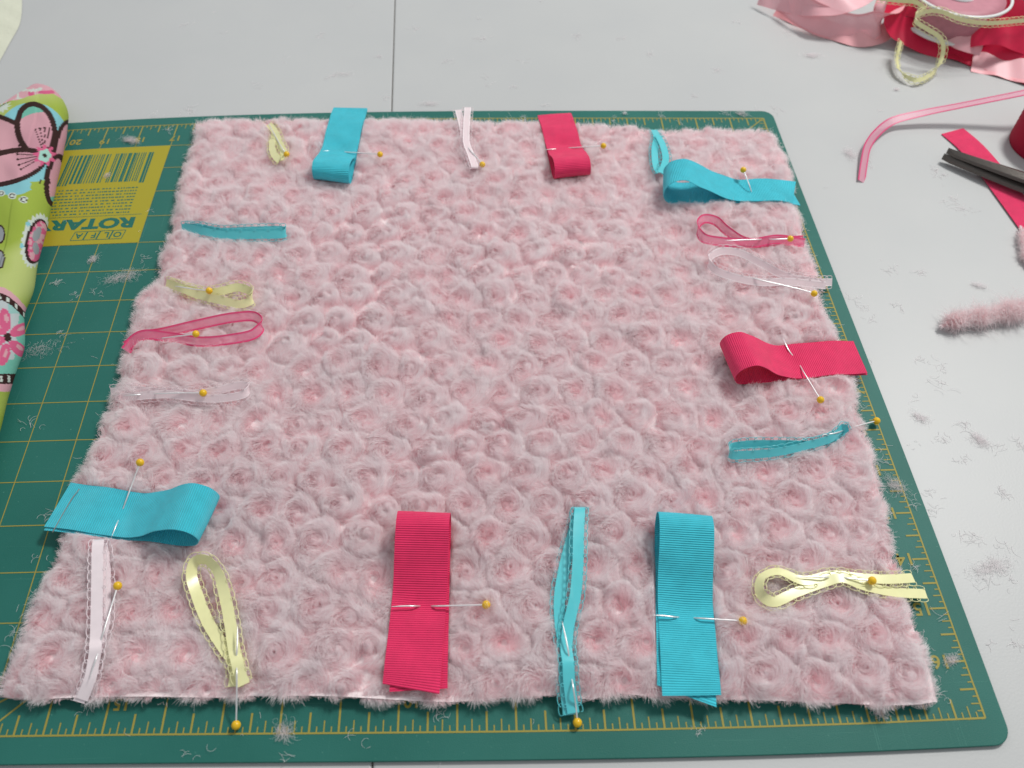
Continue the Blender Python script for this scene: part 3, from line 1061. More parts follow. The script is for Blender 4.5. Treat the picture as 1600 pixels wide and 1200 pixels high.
# backing cloth: relief of the pile's skin, so the depth between rosettes is real
st = 3
sub = (slice(0, ny, st), slice(0, nx, st))
inside = SD[sub] > -GS * st * 0.8
base = np.where(SD[sub] < 0.003, lift_edge[sub], np.maximum(np.minimum(Hh[sub] * 0.62, cap[sub] - 0.0006), 0.0014))
idx = -np.ones(inside.shape, int)
idx[inside] = np.arange(inside.sum())
gy_, gx_ = np.gradient(SD, GS)
out_ = np.minimum(SD[sub] - 0.0008, 0)
VV = np.stack([(XX[sub] - out_ * gx_[sub])[inside], (YY[sub] - out_ * gy_[sub])[inside], base[inside]], 1)
q = inside[:-1, :-1] & inside[1:, :-1] & inside[:-1, 1:] & inside[1:, 1:]
jj, ii = np.nonzero(q)
FF = np.stack([idx[jj, ii], idx[jj, ii + 1], idx[jj + 1, ii + 1], idx[jj + 1, ii]], 1)
mesh_obj('backing_cloth', VV, [tuple(map(int, f)) for f in FF], MT_BACK, fur_root)


def curves_obj(name, P, radius, mat, parent=None, frost=None):
    """P (n, k, 3) strands; radius (k,) or (n, k)"""
    n, k = P.shape[:2]
    hc = bpy.data.hair_curves.new(name)
    hc.add_curves([k] * n)
    hc.attributes['position'].data.foreach_set('vector', np.ascontiguousarray(P, dtype=np.float32).ravel())
    if 'radius' not in hc.attributes:
        hc.attributes.new('radius', 'FLOAT', 'POINT')
    rr = np.broadcast_to(np.asarray(radius, np.float32), (n, k))
    hc.attributes['radius'].data.foreach_set('value', np.ascontiguousarray(rr).ravel())
    fa = hc.attributes.new('frost', 'FLOAT', 'CURVE')
    fa.data.foreach_set('value', np.ascontiguousarray(np.ones(n) if frost is None else frost, dtype=np.float32))
    hc.materials.append(mat)
    hc.update_tag()
    return link(bpy.data.objects.new(name, hc), parent)


def grow():
    n = 1300000
    x = rng.uniform(GX0, GX1, n)
    y = rng.uniform(GY0, GY1, n)
    # more strands towards the camera
    keep = (samp(SD, x, y) > 0.0004) & (rng.random(n) < np.clip(1.05 - (y - GY0) / (GY1 - GY0) * 0.45, 0, 1))
    x, y = x[keep], y[keep]
    n = len(x)
    K = 6
    Ln = rng.uniform(0.0055, 0.0105, n) * (0.8 + 0.2 * samp(edge, x, y))
    c = near(ci, x, y)
    ccx, ccy = cent[c, 0], cent[c, 1]
    dx, dy = x - ccx, y - ccy
    r = np.hypot(dx, dy) + 1e-6
    # clump into small locks
    cs = 0.0024
    gxi, gyi = np.floor(x / cs), np.floor(y / cs)
    hsh = np.modf(np.abs(np.sin(gxi * 12.9898 + gyi * 78.233) * 43758.5453))[0]
    hs2 = np.modf(np.abs(np.sin(gxi * 39.346 + gyi * 11.135) * 24634.6345))[0]
    kx, ky = (gxi + hsh) * cs, (gyi + hs2) * cs
    P = np.zeros((n, K, 3), np.float32)
    ang_j = (hsh - .5) * 0.7 + rng.normal(0, 0.30, n) + (lattice_noise(x, y, 0.03, 77) - .5) * 1.6
    lift = rng.gamma(2.0, 0.00040, n) + 0.0003
    px_, py_ = x.copy(), y.copy()
    sd0 = samp(SD, x, y)
    gxs = (samp(SD, x + 0.001, y) - samp(SD, x - 0.001, y)) / 0.002
    gys = (samp(SD, x, y + 0.001) - samp(SD, x, y - 0.001)) / 0.002
    em = np.clip(1 - sd0 / 0.005, 0, 1)
    frn = np.clip(gys, 0, 1) ** 2
    le = samp(lift_edge, x, y)
    h0 = samp(Hh, x, y)
    for k in range(K):
        s = k / (K - 1)
        hz = samp(Hh, px_, py_)
        z = h0 * 0.45 * (1 - s) + hz * s * 1.0 + (0.35 * hz) * s * (1 - s) + lift * s * s * 1.6
        z = z + (rng.random(n) * 0.0002)
        cz = samp(cap, px_, py_)
        z = np.minimum(z, np.maximum(cz, 0.0012))
        o_ = np.clip(-samp(SD, px_, py_) / 0.004, 0, 1)
        z = z * (1 - 0.45 * o_ * (1 - frn))
        z = np.maximum(z, (le + 0.0004) * em * (0.4 + 0.6 * frn) * (1 - 0.35 * o_))
        P[:, k, 0] = px_
        P[:, k, 1] = py_
        P[:, k, 2] = np.maximum(z, 0.0004)
        ddx, ddy = px_ - ccx, py_ - ccy
        rr = np.hypot(ddx, ddy) + 1e-6
        ux, uy = ddx / rr, ddy / rr
        # swirl plus an outward flop over the mound rim
        tang = 0.95
        outw = np.where(rr < 0.004, -0.15, 0.25) + 0.25 * (s - .5)
        vx, vy = -uy * tang + ux * outw, ux * tang + uy * outw
        ca, sa = np.cos(ang_j), np.sin(ang_j)
        vx, vy = vx * ca - vy * sa, vx * sa + vy * ca
        em_k = em * 0.5 * (1 - 0.5 * frn)
        vx = vx * (1 - em) + em_k * (-gxs * 1.0 + vx * .5)
        vy = vy * (1 - em) + em_k * (-gys * 1.0 + vy * .5)
        stp = Ln / (K - 1) * (1 - 0.5 * em )
        px_ = px_ + vx * stp + (kx - x) * 0.10
        py_ = py_ + vy * stp + (ky - y) * 0.10
    radp = np.array([0.00007, 0.00007, 0.00006, 0.00005, 0.00004, 0.000015])
    frost = np.clip(1.0 - 0.85 * np.exp(-(r / (0.0021 + 0.0011 * near(cpow[ci], x, y))) ** 2) * cfr[c] - 0.25 * (1 - samp(edge, x, y)) + rng.normal(0, .1, n), 0, 1)
    o = curves_obj('fur_pile', P, radp, MT_FUR, fur_root, frost)
    tag(o, kind='stuff')
    return n


NF = grow()
print('strands', NF)


# ------------------------------------------------------------------ lint and scraps of fur
def lint(P, n, spread, Ln, rng_, flat=0.6, z=0.0, aim=None, zscale=1.0):
    """strands round point P (m)"""
    a = rng_.uniform(0, 2 * np.pi, n) if aim is None else aim + rng_.normal(0, 0.55, n)
    K = 6
    Q = np.zeros((n, K, 3))
    x = P[0] + rng_.normal(0, spread, n)
    y = P[1] + rng_.normal(0, spread * flat, n)
    zz = z + rng_.uniform(0.0002, 0.0012, n) * zscale
    cur = rng_.normal(0, 0.42, n)
    L = Ln * rng_.uniform(0.5, 1.3, n)
    up = rng_.uniform(-0.1, 0.5, n) * zscale
    if aim is not None:
        t_ = rng_.normal(0, spread * 1.3, n)
        x = x + np.cos(aim) * t_ - np.cos(a) * L * .55
        y = y + np.sin(aim) * t_ - np.sin(a) * L * .55
    for k in range(K):
        Q[:, k] = np.stack([x, y, np.maximum(zz, z + 0.0002)], 1)
        a = a + cur
        x = x + np.cos(a) * L / K
        y = y + np.sin(a) * L / K
        zz = zz + up * L / K
        up = up * 0.7 - 0.05
    return Q


lr = np.random.default_rng(21)
RL = [0.00003, 0.00003, 0.00003, 0.00003, 0.000025, 0.00002]
# the tufts one can pick out singly
TUFTS = [
    ('pale lint tuft on the mat above the yellow label', (206, 222), 150, .0028, .009, MT_LINTP, -0.6, 1.6),
    ('thin lint wisp lying over the barcode print', (168, 276), 45, .0012, .006, MT_LINTP, -1.5, 1),
    ('spread lint tuft on the mat grid between fur and rolled cloth', (196, 432), 130, .0045, .011, MT_LINTP, 0.5, 1),
    ('narrow lint wisp on the mat just below the yellow label', (148, 404), 45, .0015, .010, MT_LINTP, 1.2, 1),
    ('faint lint wisps low on the mat beside the rolled cloth', (66, 545), 60, .006, .010, MT_LINTP, 0.4, 1),
    ('grey lint tuft on the table below the pink ribbon heap', (1270, 88), 90, .0035, .010, MT_LINT, 0.0, 1.4),
    ('grey lint tuft on the table beside the curved organza strip', (1328, 243), 110, .0030, .008, MT_LINT, -1.4, 1.4),
    ('small grey lint ball under the yellow ribbon curl', (1400, 141), 60, .0016, .004, MT_LINT, None, 1.4),
    ('grey lint crumb on the table above the fur scrap', (1530, 448), 80, .0022, .006, MT_LINT, -0.5, 1.6),
    ('lint tuft hanging at the right ruler beside the fur', (1400, 762), 110, .0030, .009, MT_LINTP, -1.2, 1.2),
    ('white lint tuft on the ruler near the closest right corner', (1487, 1030), 90, .0022, .006, MT_LINTP, 0.6, 1.2),
    ('wispy lint tuft on the table right of the mat, upper one', (1440, 655), 60, .0022, .010, MT_LINT, -0.9, 1),
    ('wispy lint tuft on the table right of the mat, lower one', (1532, 690), 80, .0026, .011, MT_LINT, -1.1, 1),
    ('long lint wisp lying over the near ruler and mat border', (446, 1150), 45, .0016, .016, MT_LINTP, -1.2, 1),
    ('tangled lint at the right table edge near the corner', (1550, 885), 110, .0050, .012, MT_LINT, 0.4, 1),
    ('lint tuft poking from the far mat edge by the corner', (1160, 180), 60, .0022, .008, MT_LINTP, -0.6, 1.5),
    ('dark lint speck on the far ruler right of the hot pink tag', (976, 178), 30, .0008, .006, MT_LINT, 1.4, 1.5),
    ('clump of fur fluff on the mat under the near right edge', (1372, 1112), 160, .0020, .005, MT_FUR, -1.2, 2.0),
    ('lint tuft on the table at the far mat edge beside the seam', (672, 163), 80, .0030, .007, MT_LINT, 0.1, 1.2),
    ('streak of grey lint on the far table left of the seam', (540, 117), 40, .0035, .008, MT_LINT, 0.0, 1),
]
for lb, (px_, py_), n_, sp_, ln_, mt_, aim_, zs_ in TUFTS:
    onmat = SD is not None
    p = at(px_, py_, 0)
    uin = 8.5 - p[0] / IN
    vin = 8.5 - p[1] / IN
    z_ = 0.0 if (-0.35 < uin and -0.35 < vin < 17.4) else ZT
    p = at(px_, py_, z_ * 1e3)
    Q = lint(p, max(12, int(n_ * 2.6)), sp_ * .72, ln_ * .42, lr, 0.55, z_, aim_, zs_)
    o = curves_obj('lint_tuft', Q - p, RL, mt_)
    o.location = tuple(p)
    tag(o, lb, 'lint', 'tufts of fur lint scattered on table and mat')
# the rest: uncountable crumbs
ALL = []
spots = [(550, 10), (497, 58), (515, 120), (745, 30), (750, 60), (770, 60), (590, 88), (600, 150), (757, 117), (768, 132), (798, 135), (903, 54), (972, 60), (1158, 35), (1123, 112), (1018, 82), (855, 165), (820, 97), (845, 2),
         (1215, 172), (1225, 50), (1460, 270), (1475, 275), (1480, 315), (1495, 322), (1520, 332), (1390, 418), (1437, 428), (1404, 480), (1335, 470), (1350, 480), (1475, 575), (1470, 600), (1505, 660), (1478, 690), (1496, 720), (1460, 775), (1475, 690),
         (1420, 780), (1452, 790), (1520, 845), (1570, 860), (1540, 910), (1580, 905), (1582, 1003), (1462, 1080), (1500, 840), (1365, 500), (1560, 700), (1425, 625), (1590, 700), (1330, 60), (1380, 175), (1360, 255),
         (240, 180), (297, 175), (240, 330), (262, 205), (120, 465), (40, 660), (148, 455), (95, 520), (230, 405), (75, 800), (60, 870), (30, 990), (130, 1105), (680, 1110), (547, 1142), (450, 1185), (690, 1185), (1090, 1140), (1290, 1165), (1430, 700), (1380, 700), (1345, 640), (1400, 830), (1430, 885), (1465, 965), (1380, 720), (700, 175), (820, 185), (1030, 182), (1065, 195), (1130, 180), (1180, 175), (960, 190),
         (205, 700), (90, 440), (300, 1175), (1555, 1010), (1440, 560), (1560, 770), (650, 45), (1080, 150), (700, 95), (450, 90), (350, 50), (290, 38), (400, 130)]
for (px_, py_) in spots:
    p = at(px_, py_, 0)
    uin = 8.5 - p[0] / IN
    vin = 8.5 - p[1] / IN
    z_ = 0.0 if (-0.35 < uin and -0.35 < vin < 17.4) else ZT
    p = at(px_, py_, z_ * 1e3)
    ALL.append(lint(p, int(lr.integers(3, 13)), lr.uniform(.0006, .0022), lr.uniform(.004, .009), lr, 0.5, z_, lr.uniform(0, 6.28), 0.6))
for k in range(70):
    px_, py_ = lr.uniform(0, 1600), lr.uniform(0, 1200)
    p = at(px_, py_, 0)
    if near(SD, np.array([p[0]]), np.array([p[1]]))[0] > 0 and abs(p[0]) < .23 and abs(p[1]) < .23:
        continue
    uin = 8.5 - p[0] / IN
    vin = 8.5 - p[1] / IN
    z_ = 0.0 if (-0.35 < uin and -0.35 < vin < 17.4) else ZT
    ALL.append(lint(p, 1, .0003, lr.uniform(.002, .007), lr, 0.5, z_, lr.uniform(0, 6.28), 0.3))
tag(curves_obj('lint_fluff', np.concatenate(ALL), [0.00006] * 5 + [0.00003], MT_LINT), kind='stuff')

c_y = lambda a, b_: a[1] < -0.17 and b_[1] < -0.17 and abs(b_[0] - a[0]) > abs(b_[1] - a[1]) * 2
# loose strands along the fabric's cut edges
E_ = []
for i in range(len(poly)):
    a, b_ = poly[i - 1], poly[i]
    L = np.linalg.norm(b_ - a)
    nn = int(L / 0.0045)
    for k in range(nn):
        if lr.random() < (0.9 if (c_y(a, b_)) else 0.45):
            continue
        c = a + (b_ - a) * lr.random()
        nrm = np.array([(b_ - a)[1], -(b_ - a)[0]]) / L
        sgn = -1 if near(SD, np.array([c[0] + nrm[0] * .002]), np.array([c[1] + nrm[1] * .002]))[0] > 0 else 1
        ang = math.atan2(nrm[1] * sgn, nrm[0] * sgn)
        front = abs(nrm[1]) > .9 and c[1] < 0
        E_.append(lint((c[0] + nrm[0] * sgn * .001, c[1] + nrm[1] * sgn * .001, 0), int(lr.integers(3, 18 if not front else 4)), .0009, lr.uniform(.002, .0055) * (0.5 if front else 1), lr, 1, 0.0022, ang, 1.5))
tag(curves_obj('edge_fringe', np.concatenate(E_), [0.00006] * 4 + [0.00005, 0.00002], MT_FUR, fur_root), kind='stuff')


MT_FURD_CORE = simple('scrap_backing', (0.80, 0.58, 0.60), 0.9, 0.1)


def fur_scrap(label, pts, r_mm, n, mt_, cat='fur scrap'):
    """a lumpy sausage of cut fur"""
    P = np.array([at(*p) for p in pts])
    C = catmull(P, 0.002)
    root = empty('fur_scrap', P[0], label, cat)
    m = len(C)
    nz_ = lattice_noise(np.arange(m) * 1.0, np.zeros(m), 2.7, 55)
    rr = np.array([r_mm * 1e-3 * (0.55 + 0.75 * nz_[i]) * min(1, (i + 1) / 3, (m - i) / 3) for i in range(m)])
    V, F = tube(C, rr * 0.75, 10)
    mesh_obj('scrap_core', V, F, MT_FURD_CORE, root)
    T = np.gradient(C, axis=0)
    T /= np.linalg.norm(T, axis=1)[:, None]
    i = lr.integers(0, m, n)
    a = lr.uniform(-0.3, math.pi + .3, n)
    side = np.cross(T[i], [0, 0, 1.0])
    K = 5
    Q = np.zeros((n, K, 3))
    aj = lr.normal(0, 1.0, n)
    tl = lr.gamma(1.6, 0.26, n)
    gl = lr.normal(0, 1, n)
    for k in range(K):
        s = k / (K - 1)
        ang = a + s * 1.2 * np.sign(lr.random() + 2)
        ang = a + s * (0.9 * gl)
        rad_ = rr[i] * (0.6 + 0.35 * s + tl * s * 1.6)
        Q[:, k] = C[i] + side * (np.cos(ang) * rad_)[:, None] + np.array([0, 0, 1.0]) * (np.sin(ang) * rad_)[:, None] + T[i] * (np.sin(aj) * 0.005 * s)[:, None]
        Q[:, k, 2] = np.maximum(Q[:, k, 2], ZT + 0.0003)
    tag(curves_obj('scrap_pile', Q, [0.00007, .00006, .00006, .00005, .00002], mt_, root), kind='stuff')


MT_FURD = m_fur('dusky_fur', (0.92, 0.62, 0.64), (0.97, 0.90, 0.91))
fur_scrap('narrow trimmed strip of pink fur lying on the table at the right', [(1478, 508, 1), (1500, 500, 1.5), (1530, 497, 1.5), (1560, 492, 1.5), (1590, 486, 1.5), (1640, 470, 1.5)], 3.6, 14000, MT_FURD)
fur_scrap('small dusky fur scrap at the right table edge, above the trimmed strip', [(1596, 360, 1), (1600, 375, 1.5), (1604, 400, 1), (1612, 415, 1)], 2.2, 2500, MT_FURD)

# a grey thread on the turquoise tag and a dark speck
V, F = tube(catmull(np.array([at(82, 832, 10), at(97, 805, 10), at(112, 780, 10), at(124, 764, 10)]), 0.002), 0.00022, 5)
o = mesh_obj('loose_thread', V, F, MT_THREAD)
tag(o, 'short grey thread lying across the turquoise tag on the left edge', 'thread')

# ------------------------------------------------------------------ right-hand bits
# organza strip curving over the table
FR('organza_strip', 'narrow sheer pink organza strip with dark edges curving over the bare table',
   [(1346, 284, -1.6), (1350, 255, 0), (1356, 228, 2), (1370, 208, 3), (1395, 189, 4), (1440, 177, 7), (1500, 165, 12), (1560, 153, 18), (1620, 141, 24), (1680, 130, 26)],
   6.2, MT_ORG2, tilt=[25, 25, 30, 35, 20, 10, 0, 0, 0, 0], cat='ribbon', press=False, nw=5)
# cut hot pink ribbon
FR('ribbon_scrap', 'flat piece of cut hot pink ribbon lying under the scissor blades', [(1488, 205, -1.6), (1515, 228, -1.2), (1545, 262, -1), (1585, 315, -1), (1640, 390, -1)],
   20, MT_PINK, cat='ribbon', press=False, nw=6)
# spool of crimson ribbon
def lathe(cx, cy, prof, seg, mat, name, parent):
    V, F = [], []
    n = len(prof)
    for j in range(seg):
        a = 2 * math.pi * j / seg
        for r, z in prof:
            V.append((cx + r * math.cos(a), cy + r * math.sin(a), z))
    for j in range(seg):
        k = (j + 1) % seg
        for i in range(n - 1):
            F.append((j * n + i, k * n + i, k * n + i + 1, j * n + i + 1))
    return mesh_obj(name, V, F, mat, parent)


c = at(1650, 208, 10)
sp = empty('ribbon_roll', (c[0], c[1], ZT), 'roll of crimson ribbon cut off by the right picture edge', 'ribbon roll')
R_ = c[0] - at(1592, 208, 10)[0]
prof = [(R_ * 0.35, ZT), (R_ * .98, ZT)]
for k in range(12):
    prof.append((R_ * (1.0 if k % 2 else 0.985), ZT + 0.001 + k * 0.002))
prof += [(R_ * .97, ZT + 0.025), (R_ * .35, ZT + 0.0252)]
lathe(c[0], c[1], prof, 64, MT_DEEP, 'wound_ribbon', sp)
lathe(c[0], c[1], [(R_ * .33, ZT), (R_ * .35, ZT), (R_ * .35, ZT + .026), (R_ * .33, ZT + .026), (R_ * .33, ZT)], 48, MT_SPOOL, 'spool_core', sp)


# scissors
def blade(tip, back, w0, w1, th, up, mat, parent, flip=1):
    tip, back = np.array(tip), np.array(back)
    d = back - tip
    L = np.linalg.norm(d)
    d /= L
    s = np.cross([0, 0, 1], d)
    s /= np.linalg.norm(s)
    V, F = [], []
    n = 14
    for i in range(n + 1):
        t = i / n
        w = w0 + (w1 - w0) * min(1, t * 1.6) ** 0.7
        if i == 0:
            w = w0 * 0.6
        c = tip + d * L * t
        z = np.array([0, 0, 1.0])
        V += [c - s * w / 2, c + s * w / 2, c + s * w / 2 * .8 + z * th * .45, c + z * th - s * w * .05 * flip, c - s * w / 2 * .85 + z * th * .5]
    for i in range(n):
        for j in range(5):
            F.append((i * 5 + j, i * 5 + (j + 1) % 5, (i + 1) * 5 + (j + 1) % 5, (i + 1) * 5 + j))
    F.append((4, 3, 2, 1, 0))
    F.append(tuple(n * 5 + j for j in range(5)))
    return mesh_obj('blade', V, F, mat, parent, smooth=False)


t1, t2 = at(1479, 238, 5), at(1472, 247, 1)
b1, b2 = at(1665, 300, 10), at(1665, 318, 4)
sc = empty('scissors', t2, 'dark steel scissors reaching in from the right over the hot pink ribbon', 'scissors')
blade(t1, b1, 0.0048, 0.0115, 0.004, 0, MT_SCISSOR, sc)
blade(t2, b2, 0.0048, 0.0115, 0.004, 0, MT_SCISSOR, sc, -1)
pv = (b1 + b2) / 2
V, F = tube(np.array([pv + [0, 0, -.004], pv + [0, 0, .009]]), 0.005, 16)
mesh_obj('pivot_screw', V, F, MT_STEEL, sc)
dv = (b1 - t1) / np.linalg.norm(b1 - t1)
sv = np.cross([0, 0, 1], dv)
for sg in (-1, 1):
    cc = pv + dv * 0.075 + sv * 0.024 * sg
    P = [pv + dv * 0.0, pv + dv * 0.02 + sv * .004 * sg, pv + dv * 0.05 + sv * .012 * sg]
    ring = [cc + dv * 0.026 * math.cos(a) + sv * 0.018 * math.sin(a) for a in np.linspace(math.pi, math.pi + 2 * math.pi, 25)]
    V, F = tube(catmull(np.array(P + ring), 0.004), 0.0045, 10)
    mesh_obj('handle', V, F, MT_HANDLE, sc)

# heap of ribbon at the far right
G2 = 'loose ribbons heaped at the far right'
def heap(name, label, pts, width, mat, wd=None, tilt=None, pic=None, **k):
    wd = [(a, abs(b_), c_) for a, b_, c_ in wd]
    return free_ribbon(name, label, pts, width, mat, wd, tilt, pic, G2, 'ribbon', False, 0.002, k.pop('nw', 8), k.pop('cup', 0.0), k.pop('wob', 0.0006))


heap('loose_ribbon', 'blush satin ribbon at the left tip of the ribbon heap', [(1190, -12, 10), (1235, 0, 14), (1275, 6, 20), (1320, 2, 24), (1370, -25, 28)], 20, MT_BLUSH, [(.1, -.6, .8), (.1, -.7, .7), (0, -.8, .6), (0, -.9, .5), (0, -1, .3)])
heap('loose_ribbon', 'pale sheer blush ribbon bulging at the front of the ribbon heap', [(1225, -5, 14), (1262, 22, 12), (1300, 38, 9), (1340, 46, 8), (1372, 36, 14), (1392, 4, 24), (1400, -30, 30)], 23, MT_BLUSH, [(.2, -.5, .8), (.1, -.4, .9), (0, -.35, .95), (.1, -.3, .95), (.4, -.3, .85), (.9, -.1, .4), (1, 0, .2)])
heap('loose_ribbon', 'salmon satin ribbon folded under the blush ribbons', [(1215, 12, 3), (1255, 30, 3), (1300, 48, 3), (1345, 60, 3), (1380, 52, 5), (1400, 30, 10)], 14, MT_ROSE, [(.1, -.8, .6)])
heap('loose_ribbon', 'wide crimson ribbon falling over the front of the heap', [(1430, -30, 34), (1420, 0, 28), (1408, 28, 18), (1420, 42, 12), (1460, 58, 8), (1520, 72, 7), (1600, 90, 8), (1680, 100, 8)], 30, MT_CRIMSON, [(1, 0, .1), (1, -.1, .2), (.8, -.5, .5), (.4, -.8, .6), (.1, -.75, .65), (.1, -.7, .7), (.1, -.7, .7), (.1, -.7, .7)])
heap('loose_ribbon', 'flat crimson ribbon spreading on the table below the heap', [(1400, 50, 2), (1440, 68, 1), (1500, 88, 0), (1560, 108, 0), (1640, 136, 0)], 13, MT_CRIMSON, [(.15, -1, .15)])
heap('loose_ribbon', 'crimson ribbon loop rising beside the spool', [(1500, 60, 10), (1525, 52, 20), (1560, 48, 25), (1590, 58, 20), (1640, 78, 12)], 20, MT_CRIMSON, [(.1, -.6, .8)])
heap('loose_ribbon', 'dusty pink sheer ribbon at the right picture edge', [(1520, 92, 2), (1560, 98, 3), (1600, 108, 4), (1660, 120, 5)], 26, MT_BLUSH, [(.2, -.9, .3)])
heap('loose_ribbon', 'pale pink ribbon tongue between the two crimson ribbons', [(1468, 28, 20), (1482, 48, 17), (1500, 64, 14), (1535, 74, 12)], 13, MT_BLUSH, [(.8, .2, .5), (.7, 0, .6), (.3, -.6, .7), (.1, -.7, .6)])
heap('loose_ribbon', 'crimson ribbon standing at the far right corner', [(1560, -30, 30), (1585, -5, 28), (1600, 25, 22), (1640, 50, 20)], 30, MT_CRIMSON, [(.4, -.5, .8)])
heap('yellow_ribbon_curl', 'thin pale yellow picot ribbon curling from the heap onto the table', [(1370, -3, 34), (1405, 1, 34), (1432, 4, 34), (1446, 16, 32), (1435, 20, 32), (1430, 32, 30), (1450, 46, 26), (1468, 58, 22), (1474, 72, 16), (1471, 92, 8), (1460, 112, 3), (1430, 125, 2.5), (1407, 112, 3), (1402, 90, 6), (1408, 64, 11)],
     3.2, MT_YELLOW, [(0, -.3, .9)] * 8 + [(.6, 0, .7), (.7, -.2, .6), (.3, -.6, .7), (0, -.6, .7), (-.7, -.2, .6), (-.8, 0, .5), (-.8, 0, .5)], pic=True, nw=4, wob=0)
heap('yellow_ribbon_curl', 'thin pale yellow ribbon running along the top of the heap to the right', [(1430, 26, 36), (1448, 18, 38), (1470, 18, 38), (1500, 30, 36), (1540, 36, 34), (1600, 32, 32), (1660, 28, 30)],
     3.2, MT_YELLOW, [(0, .2, 1)], pic=True, nw=4, wob=0)
# spool lying flat behind the heap
c = at(1502, -12, 34)
sp = empty('ribbon_spool', (c[0], c[1], ZT), 'white rimmed spool of rose ribbon lying behind the heap', 'spool')
R_ = at(1577, -12, 34)[0] - c[0]
lathe(c[0], c[1], [(R_ * .3, .012), (R_ * .9, .012), (R_ * .9, .0325), (R_ * .6, .0318), (R_ * .3, .0325)], 64, MT_DUSK, 'wound_ribbon', sp)
lathe(c[0], c[1], [(R_ * .96, .0335), (R_, .0335), (R_ * 1.02, .0345), (R_, .0355), (R_ * .96, .0355), (R_ * .955, .0345), (R_ * .96, .0335)], 96, MT_SPOOL, 'spool_flange', sp)
lathe(c[0], c[1], [(R_ * .28, .010), (R_, .010), (R_ * 1.01, .011), (R_, .012), (R_ * .28, .012)], 96, MT_SPOOL, 'spool_flange', sp)
lathe(c[0], c[1], [(R_ * .28, .010), (R_ * .3, .010), (R_ * .3, .0355), (R_ * .28, .0355)], 48, MT_SPOOL, 'spool_core', sp)


# ------------------------------------------------------------------ rolled printed cloth at the left
def project(P):
    c_ = (P - CP) @ RC.T
    return 800 + FPX * c_[:, 0] / c_[:, 2], 600 + FPX * c_[:, 1] / c_[:, 2]


def m_print():
    m, t, b = nt('butterfly_print_cotton')
    a = N(t, 'ShaderNodeVertexColor', layer_name='print')
    t.links.new(a.outputs['Color'], b.inputs['Base Color'])
    b.inputs['Roughness'].default_value = 0.85
    b.inputs['Specular IOR Level'].default_value = 0.15
    tc = N(t, 'ShaderNodeTexCoord')
    n = N(t, 'ShaderNodeTexNoise')
    n.inputs['Scale'].default_value = 1500
    bp = N(t, 'ShaderNodeBump')
    bp.inputs['Strength'].default_value = 0.3
    bp.inputs['Distance'].default_value = 0.0003
    t.links.new(tc.outputs['Object'], n.inputs['Vector'])
    t.links.new(n.outputs['Fac'], bp.inputs['Height'])
    t.links.new(bp.outputs['Normal'], b.inputs['Normal'])
    return m


def lin(r, g_, b_):
    return np.array([((c * .88 + .12 * (r + g_ + b_) / 3) / 255) ** 2.2 for c in (r, g_, b_)]) / 1.05


